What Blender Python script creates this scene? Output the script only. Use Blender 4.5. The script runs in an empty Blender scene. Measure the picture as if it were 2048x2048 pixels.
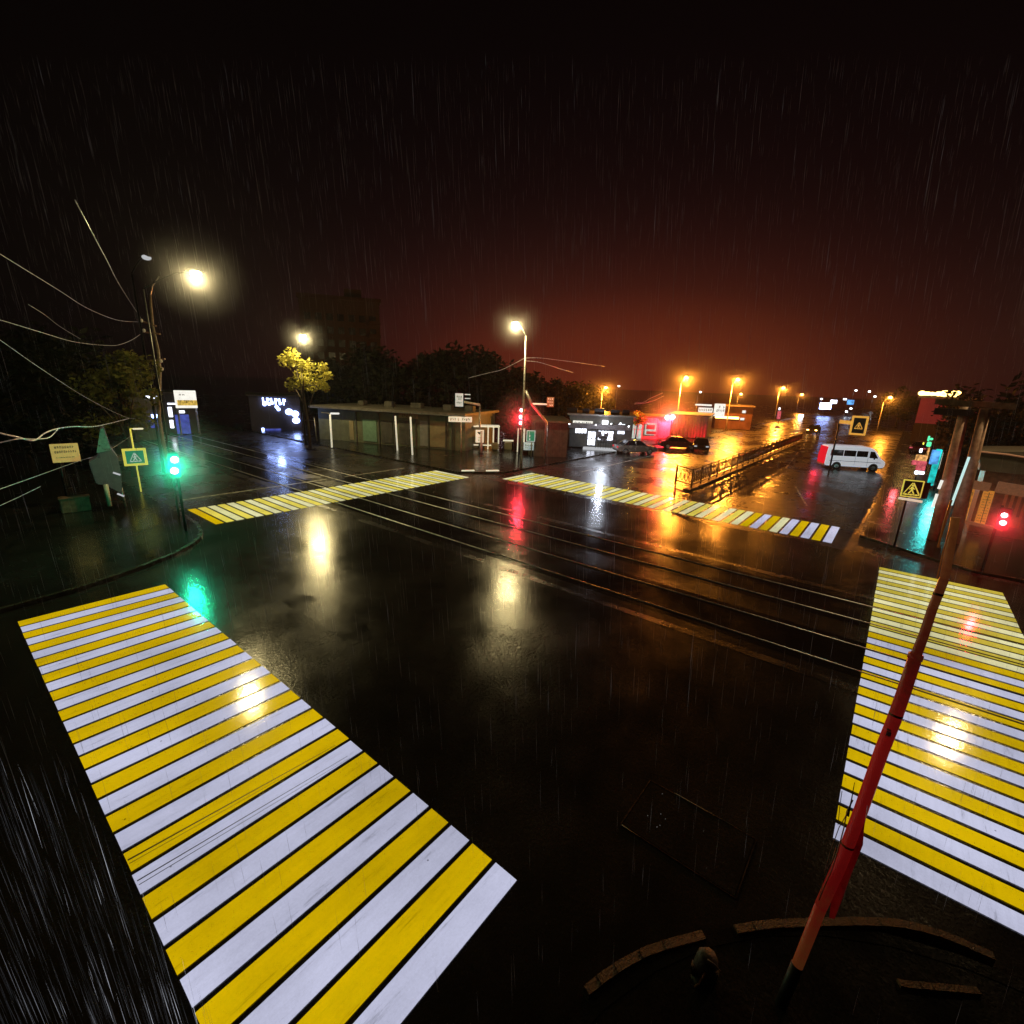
import bpy, bmesh, math, random
from mathutils import Vector, Matrix
random.seed(7)
PI = math.pi
scene = bpy.context.scene
COL = scene.collection

# ------------------------------------------------------------------ colour and materials
def s2l(c):
    return tuple((v/255/12.92 if v/255 <= .04045 else ((v/255+.055)/1.055)**2.4) for v in c)

def new_mat(name):
    m = bpy.data.materials.new(name); m.use_nodes = True
    nt = m.node_tree; nt.nodes.clear()
    out = nt.nodes.new('ShaderNodeOutputMaterial')
    return m, nt, out

def N(nt, t, **kw):
    n = nt.nodes.new(t)
    for k, v in kw.items():
        if k in n.inputs: n.inputs[k].default_value = v
        else: setattr(n, k, v)
    return n

def noise(nt, pos, scale, detail=4, rough=.55):
    n = N(nt, 'ShaderNodeTexNoise', Scale=scale, Detail=detail, Roughness=rough)
    nt.links.new(pos, n.inputs['Vector']); return n

def ramp(nt, fac, stops):
    r = nt.nodes.new('ShaderNodeValToRGB')
    while len(r.color_ramp.elements) < len(stops): r.color_ramp.elements.new(.5)
    for e, (p, c) in zip(r.color_ramp.elements, stops):
        e.position = p; e.color = (*c, 1) if len(c) == 3 else c
    nt.links.new(fac, r.inputs[0]); return r

def g3(v): return (v, v, v)

def paint(name, rgb, rough=.45, metal=0, var=.25, scale=6, bump=.08, spec=.5, em=None, ems=0):
    """a weathered surface: the colour varies with dirt, and the gloss with wetness"""
    m, nt, out = new_mat(name)
    b = nt.nodes.new('ShaderNodeBsdfPrincipled')
    geo = nt.nodes.new('ShaderNodeNewGeometry')
    n = noise(nt, geo.outputs['Position'], scale, 5)
    lo = tuple(max(0, c*(1-var)) for c in rgb); hi = tuple(min(1, c*(1+var)) for c in rgb)
    r = ramp(nt, n.outputs[0], [(.3, lo), (.7, hi)])
    nt.links.new(r.outputs[0], b.inputs['Base Color'])
    rr = ramp(nt, n.outputs[0], [(.3, g3(max(.04, rough-.12))), (.7, g3(min(1, rough+.12)))])
    nt.links.new(rr.outputs[0], b.inputs['Roughness'])
    b.inputs['Metallic'].default_value = metal
    b.inputs['Specular IOR Level'].default_value = spec
    if bump:
        bp = N(nt, 'ShaderNodeBump', Strength=bump, Distance=.02)
        n2 = noise(nt, geo.outputs['Position'], scale*5, 3)
        nt.links.new(n2.outputs[0], bp.inputs['Height']); nt.links.new(bp.outputs[0], b.inputs['Normal'])
    if em:  # glow put into surfaces that are no lamps
        b.inputs['Emission Color'].default_value = (*em, 1); b.inputs['Emission Strength'].default_value = ems
    nt.links.new(b.outputs[0], out.inputs[0])
    return m

def glow(name, rgb, strength, sample='NONE', var=0.0, scale=3):
    m, nt, out = new_mat(name)
    e = N(nt, 'ShaderNodeEmission', Strength=strength)
    e.inputs['Color'].default_value = (*rgb, 1)
    if var:
        geo = nt.nodes.new('ShaderNodeNewGeometry')
        n = noise(nt, geo.outputs['Position'], scale, 3)
        r = ramp(nt, n.outputs[0], [(.35, tuple(c*(1-var) for c in rgb)), (.65, rgb)])
        nt.links.new(r.outputs[0], e.inputs['Color'])
    nt.links.new(e.outputs[0], out.inputs[0])
    m.cycles.emission_sampling = sample
    return m

def wet_asphalt(name, base, r_lo, r_hi, bump=.5, grain=38, patch=.22, fine=.3, coarse=13):
    """wet bitumen: stone grain, puddles lying smooth between rougher patches"""
    m, nt, out = new_mat(name)
    b = nt.nodes.new('ShaderNodeBsdfPrincipled')
    pos = nt.nodes.new('ShaderNodeNewGeometry').outputs['Position']
    big = noise(nt, pos, patch, 6, .6)
    mid = noise(nt, pos, 1.7, 4, .6)
    mix = N(nt, 'ShaderNodeMath', operation='MULTIPLY_ADD'); mix.inputs[1].default_value = .35
    nt.links.new(mid.outputs[0], mix.inputs[0]); nt.links.new(big.outputs[0], mix.inputs[2])
    pud = ramp(nt, mix.outputs[0], [(.46, g3(0)), (.86, g3(1))])          # 0 puddle, 1 open stone
    rr = ramp(nt, pud.outputs[0], [(0, g3(r_lo)), (1, g3(r_hi))])
    nt.links.new(rr.outputs[0], b.inputs['Roughness'])
    gr = noise(nt, pos, 90, 2)
    cm = N(nt, 'ShaderNodeMath', operation='MULTIPLY_ADD'); cm.inputs[1].default_value = .5
    nt.links.new(gr.outputs[0], cm.inputs[0]); nt.links.new(mix.outputs[0], cm.inputs[2])
    cr = ramp(nt, cm.outputs[0], [(.6, tuple(c*.5 for c in base)), (1.0, tuple(c*1.6 for c in base))])
    nt.links.new(cr.outputs[0], b.inputs['Base Color'])
    g1 = noise(nt, pos, grain, 3, .65)
    g2 = noise(nt, pos, coarse, 2, .6)
    h = N(nt, 'ShaderNodeMath', operation='MULTIPLY_ADD'); h.inputs[1].default_value = 2.2
    gw = N(nt, 'ShaderNodeMath', operation='MULTIPLY'); gw.inputs[1].default_value = fine; nt.links.new(g1.outputs[0], gw.inputs[0])
    nt.links.new(g2.outputs[0], h.inputs[0]); nt.links.new(gw.outputs[0], h.inputs[2])
    st = ramp(nt, pud.outputs[0], [(0, g3(bump*.22)), (1, g3(bump))])
    bp = N(nt, 'ShaderNodeBump', Distance=.008)
    nt.links.new(st.outputs[0], bp.inputs['Strength'])
    nt.links.new(h.outputs[0], bp.inputs['Height']); nt.links.new(bp.outputs[0], b.inputs['Normal'])
    sg = noise(nt, pos, 24, 2, .8); sp2 = noise(nt, pos, .9, 4, .65)       # bare stone tops shine, gaps between do not
    sm = N(nt, 'ShaderNodeMath', operation='MULTIPLY_ADD'); sm.inputs[1].default_value = .55; nt.links.new(sp2.outputs[0], sm.inputs[0]); nt.links.new(sg.outputs[0], sm.inputs[2])
    sr = ramp(nt, sm.outputs[0], [(.62, g3(.14)), (.74, g3(.55)), (.9, g3(1))]); nt.links.new(sr.outputs[0], b.inputs['Specular IOR Level'])
    nt.links.new(b.outputs[0], out.inputs[0])
    return m

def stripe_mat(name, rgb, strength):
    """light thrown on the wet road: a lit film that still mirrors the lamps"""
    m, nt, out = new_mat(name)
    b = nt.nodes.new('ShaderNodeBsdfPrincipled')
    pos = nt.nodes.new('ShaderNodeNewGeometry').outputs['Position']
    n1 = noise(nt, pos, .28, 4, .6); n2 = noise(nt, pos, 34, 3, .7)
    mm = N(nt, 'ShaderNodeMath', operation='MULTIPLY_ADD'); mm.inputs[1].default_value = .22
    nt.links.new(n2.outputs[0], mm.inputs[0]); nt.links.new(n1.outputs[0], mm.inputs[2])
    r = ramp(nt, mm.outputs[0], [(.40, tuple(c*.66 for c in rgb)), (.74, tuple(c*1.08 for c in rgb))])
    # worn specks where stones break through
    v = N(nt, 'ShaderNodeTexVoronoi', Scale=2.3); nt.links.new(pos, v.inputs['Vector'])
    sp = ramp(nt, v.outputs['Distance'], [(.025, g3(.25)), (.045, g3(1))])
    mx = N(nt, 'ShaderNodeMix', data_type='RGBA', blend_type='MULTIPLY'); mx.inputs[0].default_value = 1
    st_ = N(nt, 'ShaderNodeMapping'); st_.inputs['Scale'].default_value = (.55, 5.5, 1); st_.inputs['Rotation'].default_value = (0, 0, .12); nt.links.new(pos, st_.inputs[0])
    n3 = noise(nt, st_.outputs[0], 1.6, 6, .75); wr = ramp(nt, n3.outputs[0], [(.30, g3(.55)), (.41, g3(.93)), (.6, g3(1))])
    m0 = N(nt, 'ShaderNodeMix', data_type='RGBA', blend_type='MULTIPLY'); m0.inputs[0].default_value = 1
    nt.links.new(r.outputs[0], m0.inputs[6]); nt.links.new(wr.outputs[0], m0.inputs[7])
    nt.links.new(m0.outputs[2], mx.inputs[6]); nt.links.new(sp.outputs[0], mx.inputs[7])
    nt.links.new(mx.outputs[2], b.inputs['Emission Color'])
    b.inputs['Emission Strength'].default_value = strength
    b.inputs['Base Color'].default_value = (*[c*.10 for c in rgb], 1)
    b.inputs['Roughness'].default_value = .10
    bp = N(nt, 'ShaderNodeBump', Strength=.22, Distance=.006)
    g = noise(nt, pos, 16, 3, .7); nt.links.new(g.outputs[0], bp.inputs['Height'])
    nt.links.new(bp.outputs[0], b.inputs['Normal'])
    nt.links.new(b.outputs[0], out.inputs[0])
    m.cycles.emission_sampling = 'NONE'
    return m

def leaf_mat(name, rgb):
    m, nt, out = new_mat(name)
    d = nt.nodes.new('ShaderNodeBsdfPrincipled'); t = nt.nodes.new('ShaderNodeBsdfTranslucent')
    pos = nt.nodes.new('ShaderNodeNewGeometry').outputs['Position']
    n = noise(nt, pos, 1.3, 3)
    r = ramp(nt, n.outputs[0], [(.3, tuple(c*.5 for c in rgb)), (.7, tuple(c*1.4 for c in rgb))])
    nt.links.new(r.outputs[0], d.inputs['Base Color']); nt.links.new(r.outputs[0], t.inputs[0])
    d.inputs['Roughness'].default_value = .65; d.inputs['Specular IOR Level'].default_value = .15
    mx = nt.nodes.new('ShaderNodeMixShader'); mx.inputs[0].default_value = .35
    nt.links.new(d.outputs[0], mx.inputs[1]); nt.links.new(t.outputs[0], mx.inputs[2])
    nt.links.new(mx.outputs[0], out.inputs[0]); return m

M = {}
HALO = []
M['road'] = wet_asphalt('wet_road', (.018, .0155, .013), .13, .25, .40, coarse=11, fine=.5)
M['road_far'] = wet_asphalt('wet_road_far', (.03, .026, .023), .14, .40, .8, 5, .3)
M['pave'] = wet_asphalt('wet_paving', (.011, .010, .009), .13, .3, .45, 22, .35)
M['patch'] = wet_asphalt('road_patch', (.013, .011, .0095), .15, .27, .5, 30, .6)
M['bed'] = wet_asphalt('track_bed', (.010, .009, .009), .08, .2, .35, 30, .3)
M['kerb'] = paint('kerb_stone', (.115, .07, .034), .5, 0, .65, 9, .8)
M['kerb_dim'] = paint('dark_kerb_stone', (.05, .042, .03), .25, 0, .5, 3, .6)
M['kerb_white'] = paint('white_kerb', (.8, .76, .68), .35, 0, .2, 4, .1)
M['rail'] = paint('rail_steel', (.7, .68, .66), .36, .6, .2, 8, .1)
M['track_edge'] = wet_asphalt('track_edge', (.021, .018, .016), .16, .34, .8, 20, .5)
M['puddle_sheen'] = wet_asphalt('pale_puddle', (.06, .05, .04), .1, .3, .8, 12, .8)
M['line'] = paint('road_line', (.62, .6, .52), .3, 0, .35, 3, .2)
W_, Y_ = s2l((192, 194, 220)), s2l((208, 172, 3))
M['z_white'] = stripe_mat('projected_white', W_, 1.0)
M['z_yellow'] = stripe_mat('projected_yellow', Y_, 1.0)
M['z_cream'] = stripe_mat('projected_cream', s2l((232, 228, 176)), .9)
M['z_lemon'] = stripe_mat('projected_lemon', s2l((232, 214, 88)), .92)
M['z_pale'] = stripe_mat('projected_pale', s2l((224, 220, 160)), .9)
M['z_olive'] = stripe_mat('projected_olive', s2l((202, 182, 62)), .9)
M['dark_metal'] = paint('dark_metal', (.005, .005, .005), .35, .6, .3, 9)
M['galv'] = paint('galvanised_steel', (.36, .34, .32), .35, .7, .3, 8)
M['pale_post'] = paint('pale_painted_post', (.55, .5, .4), .4, 0, .25, 6)
M['red_pole'] = paint('red_painted_steel', (.6, .022, .016), .33, 0, .3, 7, .1, em=(.5, .012, .012), ems=.07)  # emission imitates light falling on the steel
M['wrap_red'] = paint('dark_red_wrap', (.32, .008, .012), .3, 0, .3, 7, .1, em=(.3, .004, .008), ems=.05)  # wrap shares the pole's added glow
M['orange_pole'] = paint('rusty_orange_steel', (.5, .15, .03), .38, 0, .35, 9, .15, em=(.5, .13, .02), ems=.1)  # rod brightened by emission in place of light on it
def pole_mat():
    m = paint('weathered_glowing_paint', (.5, .03, .02), .36, 0, .35, 9, .2); nt = m.node_tree
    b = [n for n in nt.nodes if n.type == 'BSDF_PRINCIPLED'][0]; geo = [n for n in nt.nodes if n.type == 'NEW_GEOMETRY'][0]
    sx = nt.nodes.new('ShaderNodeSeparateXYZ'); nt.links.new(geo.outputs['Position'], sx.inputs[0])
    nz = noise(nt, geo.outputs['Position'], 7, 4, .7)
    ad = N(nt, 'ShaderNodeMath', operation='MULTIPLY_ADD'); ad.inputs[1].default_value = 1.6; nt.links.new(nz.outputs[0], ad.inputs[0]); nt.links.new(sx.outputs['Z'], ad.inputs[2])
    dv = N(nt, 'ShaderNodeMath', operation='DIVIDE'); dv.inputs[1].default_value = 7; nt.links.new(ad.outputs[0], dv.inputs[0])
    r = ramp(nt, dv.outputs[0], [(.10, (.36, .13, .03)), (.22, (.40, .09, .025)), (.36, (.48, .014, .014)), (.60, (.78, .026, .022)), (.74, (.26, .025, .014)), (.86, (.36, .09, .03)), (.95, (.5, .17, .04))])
    nt.links.new(r.outputs[0], b.inputs['Base Color']); nt.links.new(r.outputs[0], b.inputs['Emission Color']); b.inputs['Emission Strength'].default_value = .12  # pole glows itself, standing in for light striking it
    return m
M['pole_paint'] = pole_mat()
M['stub'] = paint('old_stub_concrete', (.10, .075, .055), .5, 0, .45, 9, .5)
M['rubber'] = paint('black_rubber', (.012, .012, .012), .5, 0, .2, 10)
M['rust'] = paint('rusty_iron', (.22, .07, .02), .5, .2, .5, 14, .3)
M['pink_cable'] = paint('pink_cable', (.65, .28, .2), .3, 0, .1, 10)
M['wire'] = paint('wet_wire', (.55, .55, .56), .3, .3, .1, 5, 0, em=(.5, .5, .55), ems=.05)  # faint emission makes the wires show in the dark
M['concrete'] = paint('damp_concrete', (.46, .3, .22), .55, 0, .35, 5, .3)
M['wood'] = paint('weathered_wood', (.2, .11, .07), .55, 0, .45, 5, .3)
M['wall_dark'] = paint('dark_render_wall', (.09, .085, .07), .6, 0, .3, 2, .2)
M['wall_olive'] = paint('olive_panel', (.16, .17, .11), .5, 0, .25, 2, .15)
M['shutter_green'] = paint('green_shutter', (.2, .34, .24), .4, 0, .15, 3)
M['shutter_tan'] = paint('tan_shutter', (.34, .28, .16), .45, 0, .15, 3)
M['shutter_grey'] = paint('grey_shutter', (.28, .28, .26), .45, 0, .15, 3)
M['roof'] = paint('roof_sheet', (.2, .18, .15), .4, .3, .3, 3, .2)
M['metal_clad'] = paint('grey_cladding', (.17, .14, .14), .45, .3, .3, 3, .2)
M['white_paint'] = paint('white_paint', (.78, .78, .8), .3, 0, .1, 4, .05)
M['van_white'] = paint('van_white', (.75, .77, .82), .22, 0, .06, 3, .02, em=(.66, .69, .78), ems=.5)  # body white lifted by a glow of its own
M['glass_dark'] = paint('dark_glass', (.012, .013, .015), .08, 0, .1, 2, 0)
M['tyre'] = paint('tyre_rubber', (.015, .015, .015), .6)
M['rim'] = paint('wheel_rim', (.5, .5, .5), .3, .8)
M['car_dark'] = paint('dark_car_paint', (.035, .025, .02), .2, .3, .2, 3, .02)
M['car_silver'] = paint('silver_car_paint', (.3, .27, .24), .22, .5, .15, 3, .02)
M['car_red'] = paint('maroon_car_paint', (.1, .015, .02), .2, .3, .2, 3, .02)
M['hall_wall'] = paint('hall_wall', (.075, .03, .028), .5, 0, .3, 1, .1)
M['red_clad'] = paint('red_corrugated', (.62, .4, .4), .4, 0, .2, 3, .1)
M['tarp'] = paint('grey_tarpaulin', (.09, .08, .078), .5, 0, .3, 4, .3, em=(.3, .27, .25), ems=.05)  # tarpaulin lightened by a faint emission
M['trunk'] = paint('tree_bark', (.07, .05, .035), .7, 0, .4, 6, .5)
M['leaf'] = leaf_mat('unlit_leaf', (.014, .016, .006))  # leaf colour darkened nearly to black for crowns out of lamplight
M['leaf_lit'] = leaf_mat('lamplit_leaf', (.5, .46, .09))  # lamplight put into the colour: a paler copy of the leaf
M['block'] = paint('tower_block_wall', (.03, .02, .017), .8, 0, .2, .5, 0)
M['win_dark'] = paint('dark_window', (.012, .01, .01), .2, 0, .2, 1, 0)
M['fence'] = paint('fence_steel', (.10, .05, .02), .35, .6, .3, 9)
M['sign_yellow'] = paint('glowing_yellow', (.8, .72, .08), .4, 0, .1, 5, 0, em=(.85, .8, .12), ems=.55)  # coloured sign faces from here glow themselves instead of returning lamplight
M['sign_green'] = paint('glowing_green', (.02, .3, .16), .4, 0, .1, 5, 0, em=(.01, .26, .16), ems=.45)
M['sign_white'] = paint('glowing_white', (.7, .75, .75), .4, 0, .1, 5, 0, em=(.6, .75, .75), ems=.4)
M['sign_orange'] = paint('glowing_orange', (.8, .4, .06), .4, 0, .1, 5, 0, em=(.9, .42, .07), ems=.62)
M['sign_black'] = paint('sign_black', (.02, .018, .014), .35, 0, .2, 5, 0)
M['sign_cream'] = paint('glowing_cream', (.8, .75, .6), .4, 0, .1, 5, 0, em=(.9, .85, .62), ems=.6)  # same glow also brightens posts, shelter and kerb stones
M['sign_amber'] = paint('amber_board', (.7, .5, .16), .45, 0, .15, 5, 0, em=(.75, .5, .16), ems=.36)  # board colour carries its own glow
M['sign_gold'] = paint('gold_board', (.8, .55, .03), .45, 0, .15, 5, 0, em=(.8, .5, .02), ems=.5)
M['ink'] = paint('dark_ink', (.02, .02, .03), .6, 0, .2, 5, 0)
M['ink_green'] = paint('green_ink', (.02, .14, .05), .6, 0, .2, 5, 0)
M['ink_brown'] = paint('brown_ink', (.12, .05, .015), .6, 0, .2, 5, 0)
M['poster'] = paint('orange_poster', (.6, .28, .05), .45, 0, .25, 6, .05, em=(.6, .23, .03), ems=.7)  # poster made to glow in place of light on it
M['poster_dim'] = paint('brown_poster', (.3, .1, .03), .5, 0, .25, 6, .05, em=(.3, .06, .02), ems=.25)  # dimmer poster, also with a glow of its own
M['timber_lit'] = paint('lit_timber_beam', (.3, .15, .09), .5, 0, .3, 8, .1, em=(.32, .13, .06), ems=.3)  # beam glows itself, as if lamplight fell on it
M['bulb_warm'] = glow('lamp_warm', (1, .82, .36), 26)
M['bulb_sodium'] = glow('lamp_sodium', (1, .5, .13), 18)
M['bulb_white'] = glow('lamp_white', (.85, .92, 1), 9)
M['bulb_red'] = glow('lamp_red', (1, .12, .14), 18)
M['core_red'] = glow('signal_core_red', (1, .72, .74), 7)
M['core_green'] = glow('signal_core_green', (.72, 1, .92), 7)
M['dim_white'] = glow('dim_white_glow', (.85, .87, .9), .55)  # dim glow, also put on parts that are no lamps
M['tail_red'] = glow('tail_red', (1, .015, .03), .75)
M['em_blue'] = glow('shop_blue', (.3, .42, 1), 16, 'AUTO', .3, 1.5)
M['em_blue_deep'] = glow('panel_blue', (.10, .13, .62), .75, 'AUTO', .5, 2)
M['em_white'] = glow('shop_white', (.82, .86, 1), 4, 'AUTO', .5, 2)
M['em_white_hot'] = glow('shop_white_hot', (.86, .9, 1), 8, 'AUTO')
M['em_mint'] = glow('window_mint', (.8, .95, .82), .75, 'AUTO', .3, 3)
M['em_cyan'] = glow('lightbox_cyan', (.02, .72, .68), 1.4, 'AUTO', .8, 1.3)
M['em_sky'] = glow('lightbox_blue', (.12, .42, .95), 1.7, 'AUTO', .7, 1.6)
M['em_orange'] = glow('board_orange', (1, .5, .16), 1.2, 'AUTO', .7, 5)
M['em_pink'] = glow('board_red', (1, .16, .2), .9, 'AUTO', .6, 4)
M['em_green'] = glow('neon_green', (.12, .95, .45), 1.2, 'AUTO')
M['em_yellow'] = glow('neon_yellow', (1, .95, .1), 1.5)
M['em_gold'] = glow('roof_lights_gold', (1, .62, .16), 7, 'AUTO')
M['em_poster'] = glow('board_white', (.95, .92, .82), 1.1, 'AUTO', .1, 3)
M['em_poster_y'] = glow('board_yellow', (.95, .62, .12), .9, 'NONE', .5, 4)
M['tube_mint'] = glow('tube_mint', (.62, .9, .86), .95)
M['reflector'] = glow('post_reflector', (.95, .93, .84), .95)  # reflectors glow themselves in place of returned light

# ------------------------------------------------------------------ mesh builder
class MB:
    def __init__(self): self.bm = bmesh.new()
    def box(self, c, s, rz=0, rx=0, ry=0, bev=0):
        mt = Matrix.Translation(c) @ Matrix.Rotation(rz, 4, 'Z') @ Matrix.Rotation(ry, 4, 'Y') @ Matrix.Rotation(rx, 4, 'X') @ Matrix.Diagonal((*s, 1))
        vs = bmesh.ops.create_cube(self.bm, size=1, matrix=mt)['verts']
        if bev:
            es = list({e for v in vs for e in v.link_edges})
            bmesh.ops.bevel(self.bm, geom=es, offset=bev, segments=2, affect='EDGES', clamp_overlap=True)
        return self
    def tube(self, pts, r, seg=8, cap=True):
        pts = [Vector(p) for p in pts]
        rs = r if isinstance(r, (list, tuple)) else [r]*len(pts)
        rings = []; up = Vector((0, 0, 1))
        for i, p in enumerate(pts):
            d = (pts[min(i+1, len(pts)-1)]-pts[max(i-1, 0)]).normalized()
            a = d.cross(up)
            if a.length < 1e-3: a = d.cross(Vector((1, 0, 0)))
            a.normalize(); b = d.cross(a)
            rings.append([self.bm.verts.new(p+(a*math.cos(t)+b*math.sin(t))*rs[i]) for t in [2*PI*k/seg for k in range(seg)]])
        for A, B in zip(rings, rings[1:]):
            for k in range(seg):
                self.bm.faces.new((A[k], A[(k+1) % seg], B[(k+1) % seg], B[k]))
        if cap:
            self.bm.faces.new(rings[0]); self.bm.faces.new(rings[-1][::-1])
        return self
    def sphere(self, c, r, sc=(1, 1, 1), u=12, v=8):
        bmesh.ops.create_uvsphere(self.bm, u_segments=u, v_segments=v, radius=r, matrix=Matrix.Translation(c) @ Matrix.Diagonal((*sc, 1)))
        return self
    def prism(self, out, y0, y1):
        """outline of (x, z) points extruded from y0 to y1"""
        A = [self.bm.verts.new((x, y0, z)) for x, z in out]; B = [self.bm.verts.new((x, y1, z)) for x, z in out]
        n = len(out)
        self.bm.faces.new(A); self.bm.faces.new(B[::-1])
        for k in range(n): self.bm.faces.new((A[k], B[k], B[(k+1) % n], A[(k+1) % n]))
        return self
    def slab(self, out, z0, z1):
        """outline of (x, y) points extruded upwards"""
        A = [self.bm.verts.new((x, y, z0)) for x, y in out]; B = [self.bm.verts.new((x, y, z1)) for x, y in out]
        n = len(out)
        self.bm.faces.new(A[::-1]); self.bm.faces.new(B)
        for k in range(n): self.bm.faces.new((A[k], A[(k+1) % n], B[(k+1) % n], B[k]))
        return self
    def sheet(self, out, z):
        self.bm.faces.new([self.bm.verts.new((x, y, z)) for x, y in out]); return self
    def bevel_all(self, off, seg=2, ang=.6):
        bmesh.ops.recalc_face_normals(self.bm, faces=self.bm.faces)
        es = [e for e in self.bm.edges if len(e.link_faces) == 2 and e.calc_face_angle(0) > ang]
        bmesh.ops.bevel(self.bm, geom=es, offset=off, segments=seg, affect='EDGES', clamp_overlap=True); return self
    def build(self, name, mat, parent=None, smooth=False, fix=True):
        if fix: bmesh.ops.recalc_face_normals(self.bm, faces=self.bm.faces)
        me = bpy.data.meshes.new(name); self.bm.to_mesh(me); self.bm.free()
        me.materials.append(M[mat] if isinstance(mat, str) else mat)
        if smooth: me.polygons.foreach_set('use_smooth', [True]*len(me.polygons))
        o = bpy.data.objects.new(name, me); COL.objects.link(o)
        if parent: o.parent = parent
        return o

def tag(o, label=None, cat=None, group=None, kind=None):
    if label: o['label'] = label
    if cat: o['category'] = cat
    if group: o['group'] = group
    if kind: o['kind'] = kind
    return o

def thing(name, label, cat, loc=(0, 0, 0), rz=0, group=None):
    o = bpy.data.objects.new(name, None); COL.objects.link(o); o.empty_display_size = .2
    o.location = loc; o.rotation_euler = (0, 0, rz)
    return tag(o, label, cat, group)

def copy_tree(o, parent=None):
    c = o.copy(); COL.objects.link(c)
    if parent: c.parent = parent
    for ch in [x for x in list(o.children)]: copy_tree(ch, c)
    return c

# ------------------------------------------------------------------ camera (7 m up on the street corner)
CAM = Vector((0, 0, 7)); F = 949.99; CX = 1024
FW = Vector((0.75388019, 0.60184422, -0.26353027)); RT = Vector((0.6305413, -0.77546211, 0.03280536)); UP = Vector((0.18461403, 0.19089803, 0.96409315))
cd = bpy.data.cameras.new('camera'); cd.sensor_width = 36; cd.lens = 36*F/2048; cd.clip_start = .05; cd.clip_end = 3000
cam = bpy.data.objects.new('camera', cd); COL.objects.link(cam)
cam.matrix_world = Matrix(((RT.x, UP.x, -FW.x, CAM.x), (RT.y, UP.y, -FW.y, CAM.y), (RT.z, UP.z, -FW.z, CAM.z), (0, 0, 0, 1)))
scene.camera = cam

# survey helpers: where on the site a sight line from the tripod lands
def ray(px, py): return FW + RT*((px-CX)/F) + UP*((CX-py)/F)
def P(px, py, depth): return CAM + ray(px, py)*depth
def G(px, py):
    d = ray(px, py); return CAM + d*(-CAM.z/d.z)
def face(p): return math.atan2(-p[0], p[1])
def on(loc, rz, px, py):
    """local (x, z) where the sight line meets the upright plane through loc turned by rz"""
    n = Vector((math.sin(rz), -math.cos(rz), 0)); d = ray(px, py)
    t = (Vector((loc[0], loc[1], 0))-CAM).dot(n)/d.dot(n)
    q = CAM+d*t - Vector((loc[0], loc[1], 0))
    return (q.x*math.cos(rz)+q.y*math.sin(rz), q.z)

def point_light(name, loc, rgb, watt, r=.12):
    l = bpy.data.lights.new(name, 'POINT'); l.color = rgb; l.energy = watt; l.shadow_soft_size = r
    o = bpy.data.objects.new(name, l); COL.objects.link(o); o.location = loc; return o

# ------------------------------------------------------------------ ground, pavements, kerbs
b = MB()
b.sheet([(-700, -700), (900, -700), (900, 900), (-700, 900)], 0)
tag(b.build('road', 'road'), kind='structure')
b = MB(); b.sheet([(25.9, -8), (300, -8), (300, 26), (25.9, 26)], .004); tag(b.build('road', 'road_far'), kind='structure')
b = MB(); b.sheet([(7.6, 28.4), (25.9, 28.4), (25.9, 170), (7.6, 170)], .002); tag(b.build('road', 'road_far'), kind='structure')

def rounded(pts, rad, seg=10):
    out = []
    for i, (p, r) in enumerate(zip(pts, rad)):
        p = Vector((*p, 0)); a = Vector((*pts[i-1], 0)); c = Vector((*pts[(i+1) % len(pts)], 0))
        if r <= 0: out.append((p.x, p.y)); continue
        da = (a-p).normalized(); dc = (c-p).normalized()
        s = p+da*r; e = p+dc*r; ctr = s+dc*r
        for k in range(seg+1):
            t = k/seg*PI/2
            q = ctr - dc*r*math.cos(t) - da*r*math.sin(t)
            out.append((q.x, q.y))
    return out

def offset_loop(pts, d):
    n = len(pts); out = []
    ar = sum(pts[i][0]*pts[(i+1) % n][1]-pts[(i+1) % n][0]*pts[i][1] for i in range(n))
    sg = 1 if ar > 0 else -1
    for i in range(n):
        a = Vector((*pts[i-1], 0)); p = Vector((*pts[i], 0)); c = Vector((*pts[(i+1) % n], 0))
        t1 = (p-a).normalized(); t2 = (c-p).normalized()
        nn = (Vector((-t1.y, t1.x, 0))+Vector((-t2.y, t2.x, 0))).normalized()*sg
        q = p+nn*d; out.append((q.x, q.y))
    return out

def pavement(pts, rad, h=.12, kerb='kerb'):
    loop = rounded(pts, rad)
    inner = offset_loop(loop, .16)
    k = MB(); n = len(loop)
    lo = [k.bm.verts.new((*p, 0)) for p in loop]; hi = [k.bm.verts.new((*p, h)) for p in loop]; hi2 = [k.bm.verts.new((*p, h)) for p in inner]
    for i in range(n):
        j = (i+1) % n
        k.bm.faces.new((lo[i], lo[j], hi[j], hi[i])); k.bm.faces.new((hi[i], hi[j], hi2[j], hi2[i]))
    tag(k.build('kerb', kerb), kind='structure')
    p_ = MB(); p_.sheet(inner, h-.006); tag(p_.build('pavement', 'pave'), kind='structure')

pavement([(7.42, -60), (7.42, 1.78), (-60, 1.78)], [0, 5.3, 0], kerb='pave')                 # corner under the camera
pavement([(-60, 19.2), (.5, 19.4), (2.2, 19.68), (3.3, 20.05), (4.3, 20.5), (5.4, 21.1), (6.2, 21.8), (6.8, 22.55), (7.2, 23.5), (7.45, 24.8), (7.55, 26.5), (7.6, 160), (-60, 160)], [0]*13, kerb='kerb_dim')   # left corner
pavement([(25.9, 170), (25.9, 26.2), (28.6, 23.7), (36, 23.6), (260, 23.6), (260, 170)], [0]*6, kerb='kerb_dim')   # far corner
pavement([(26.4, -90), (26.4, -3.4), (29, .6), (260, -1.6), (260, -90)], [0]*5, kerb='kerb_dim')             # right corner

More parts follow.
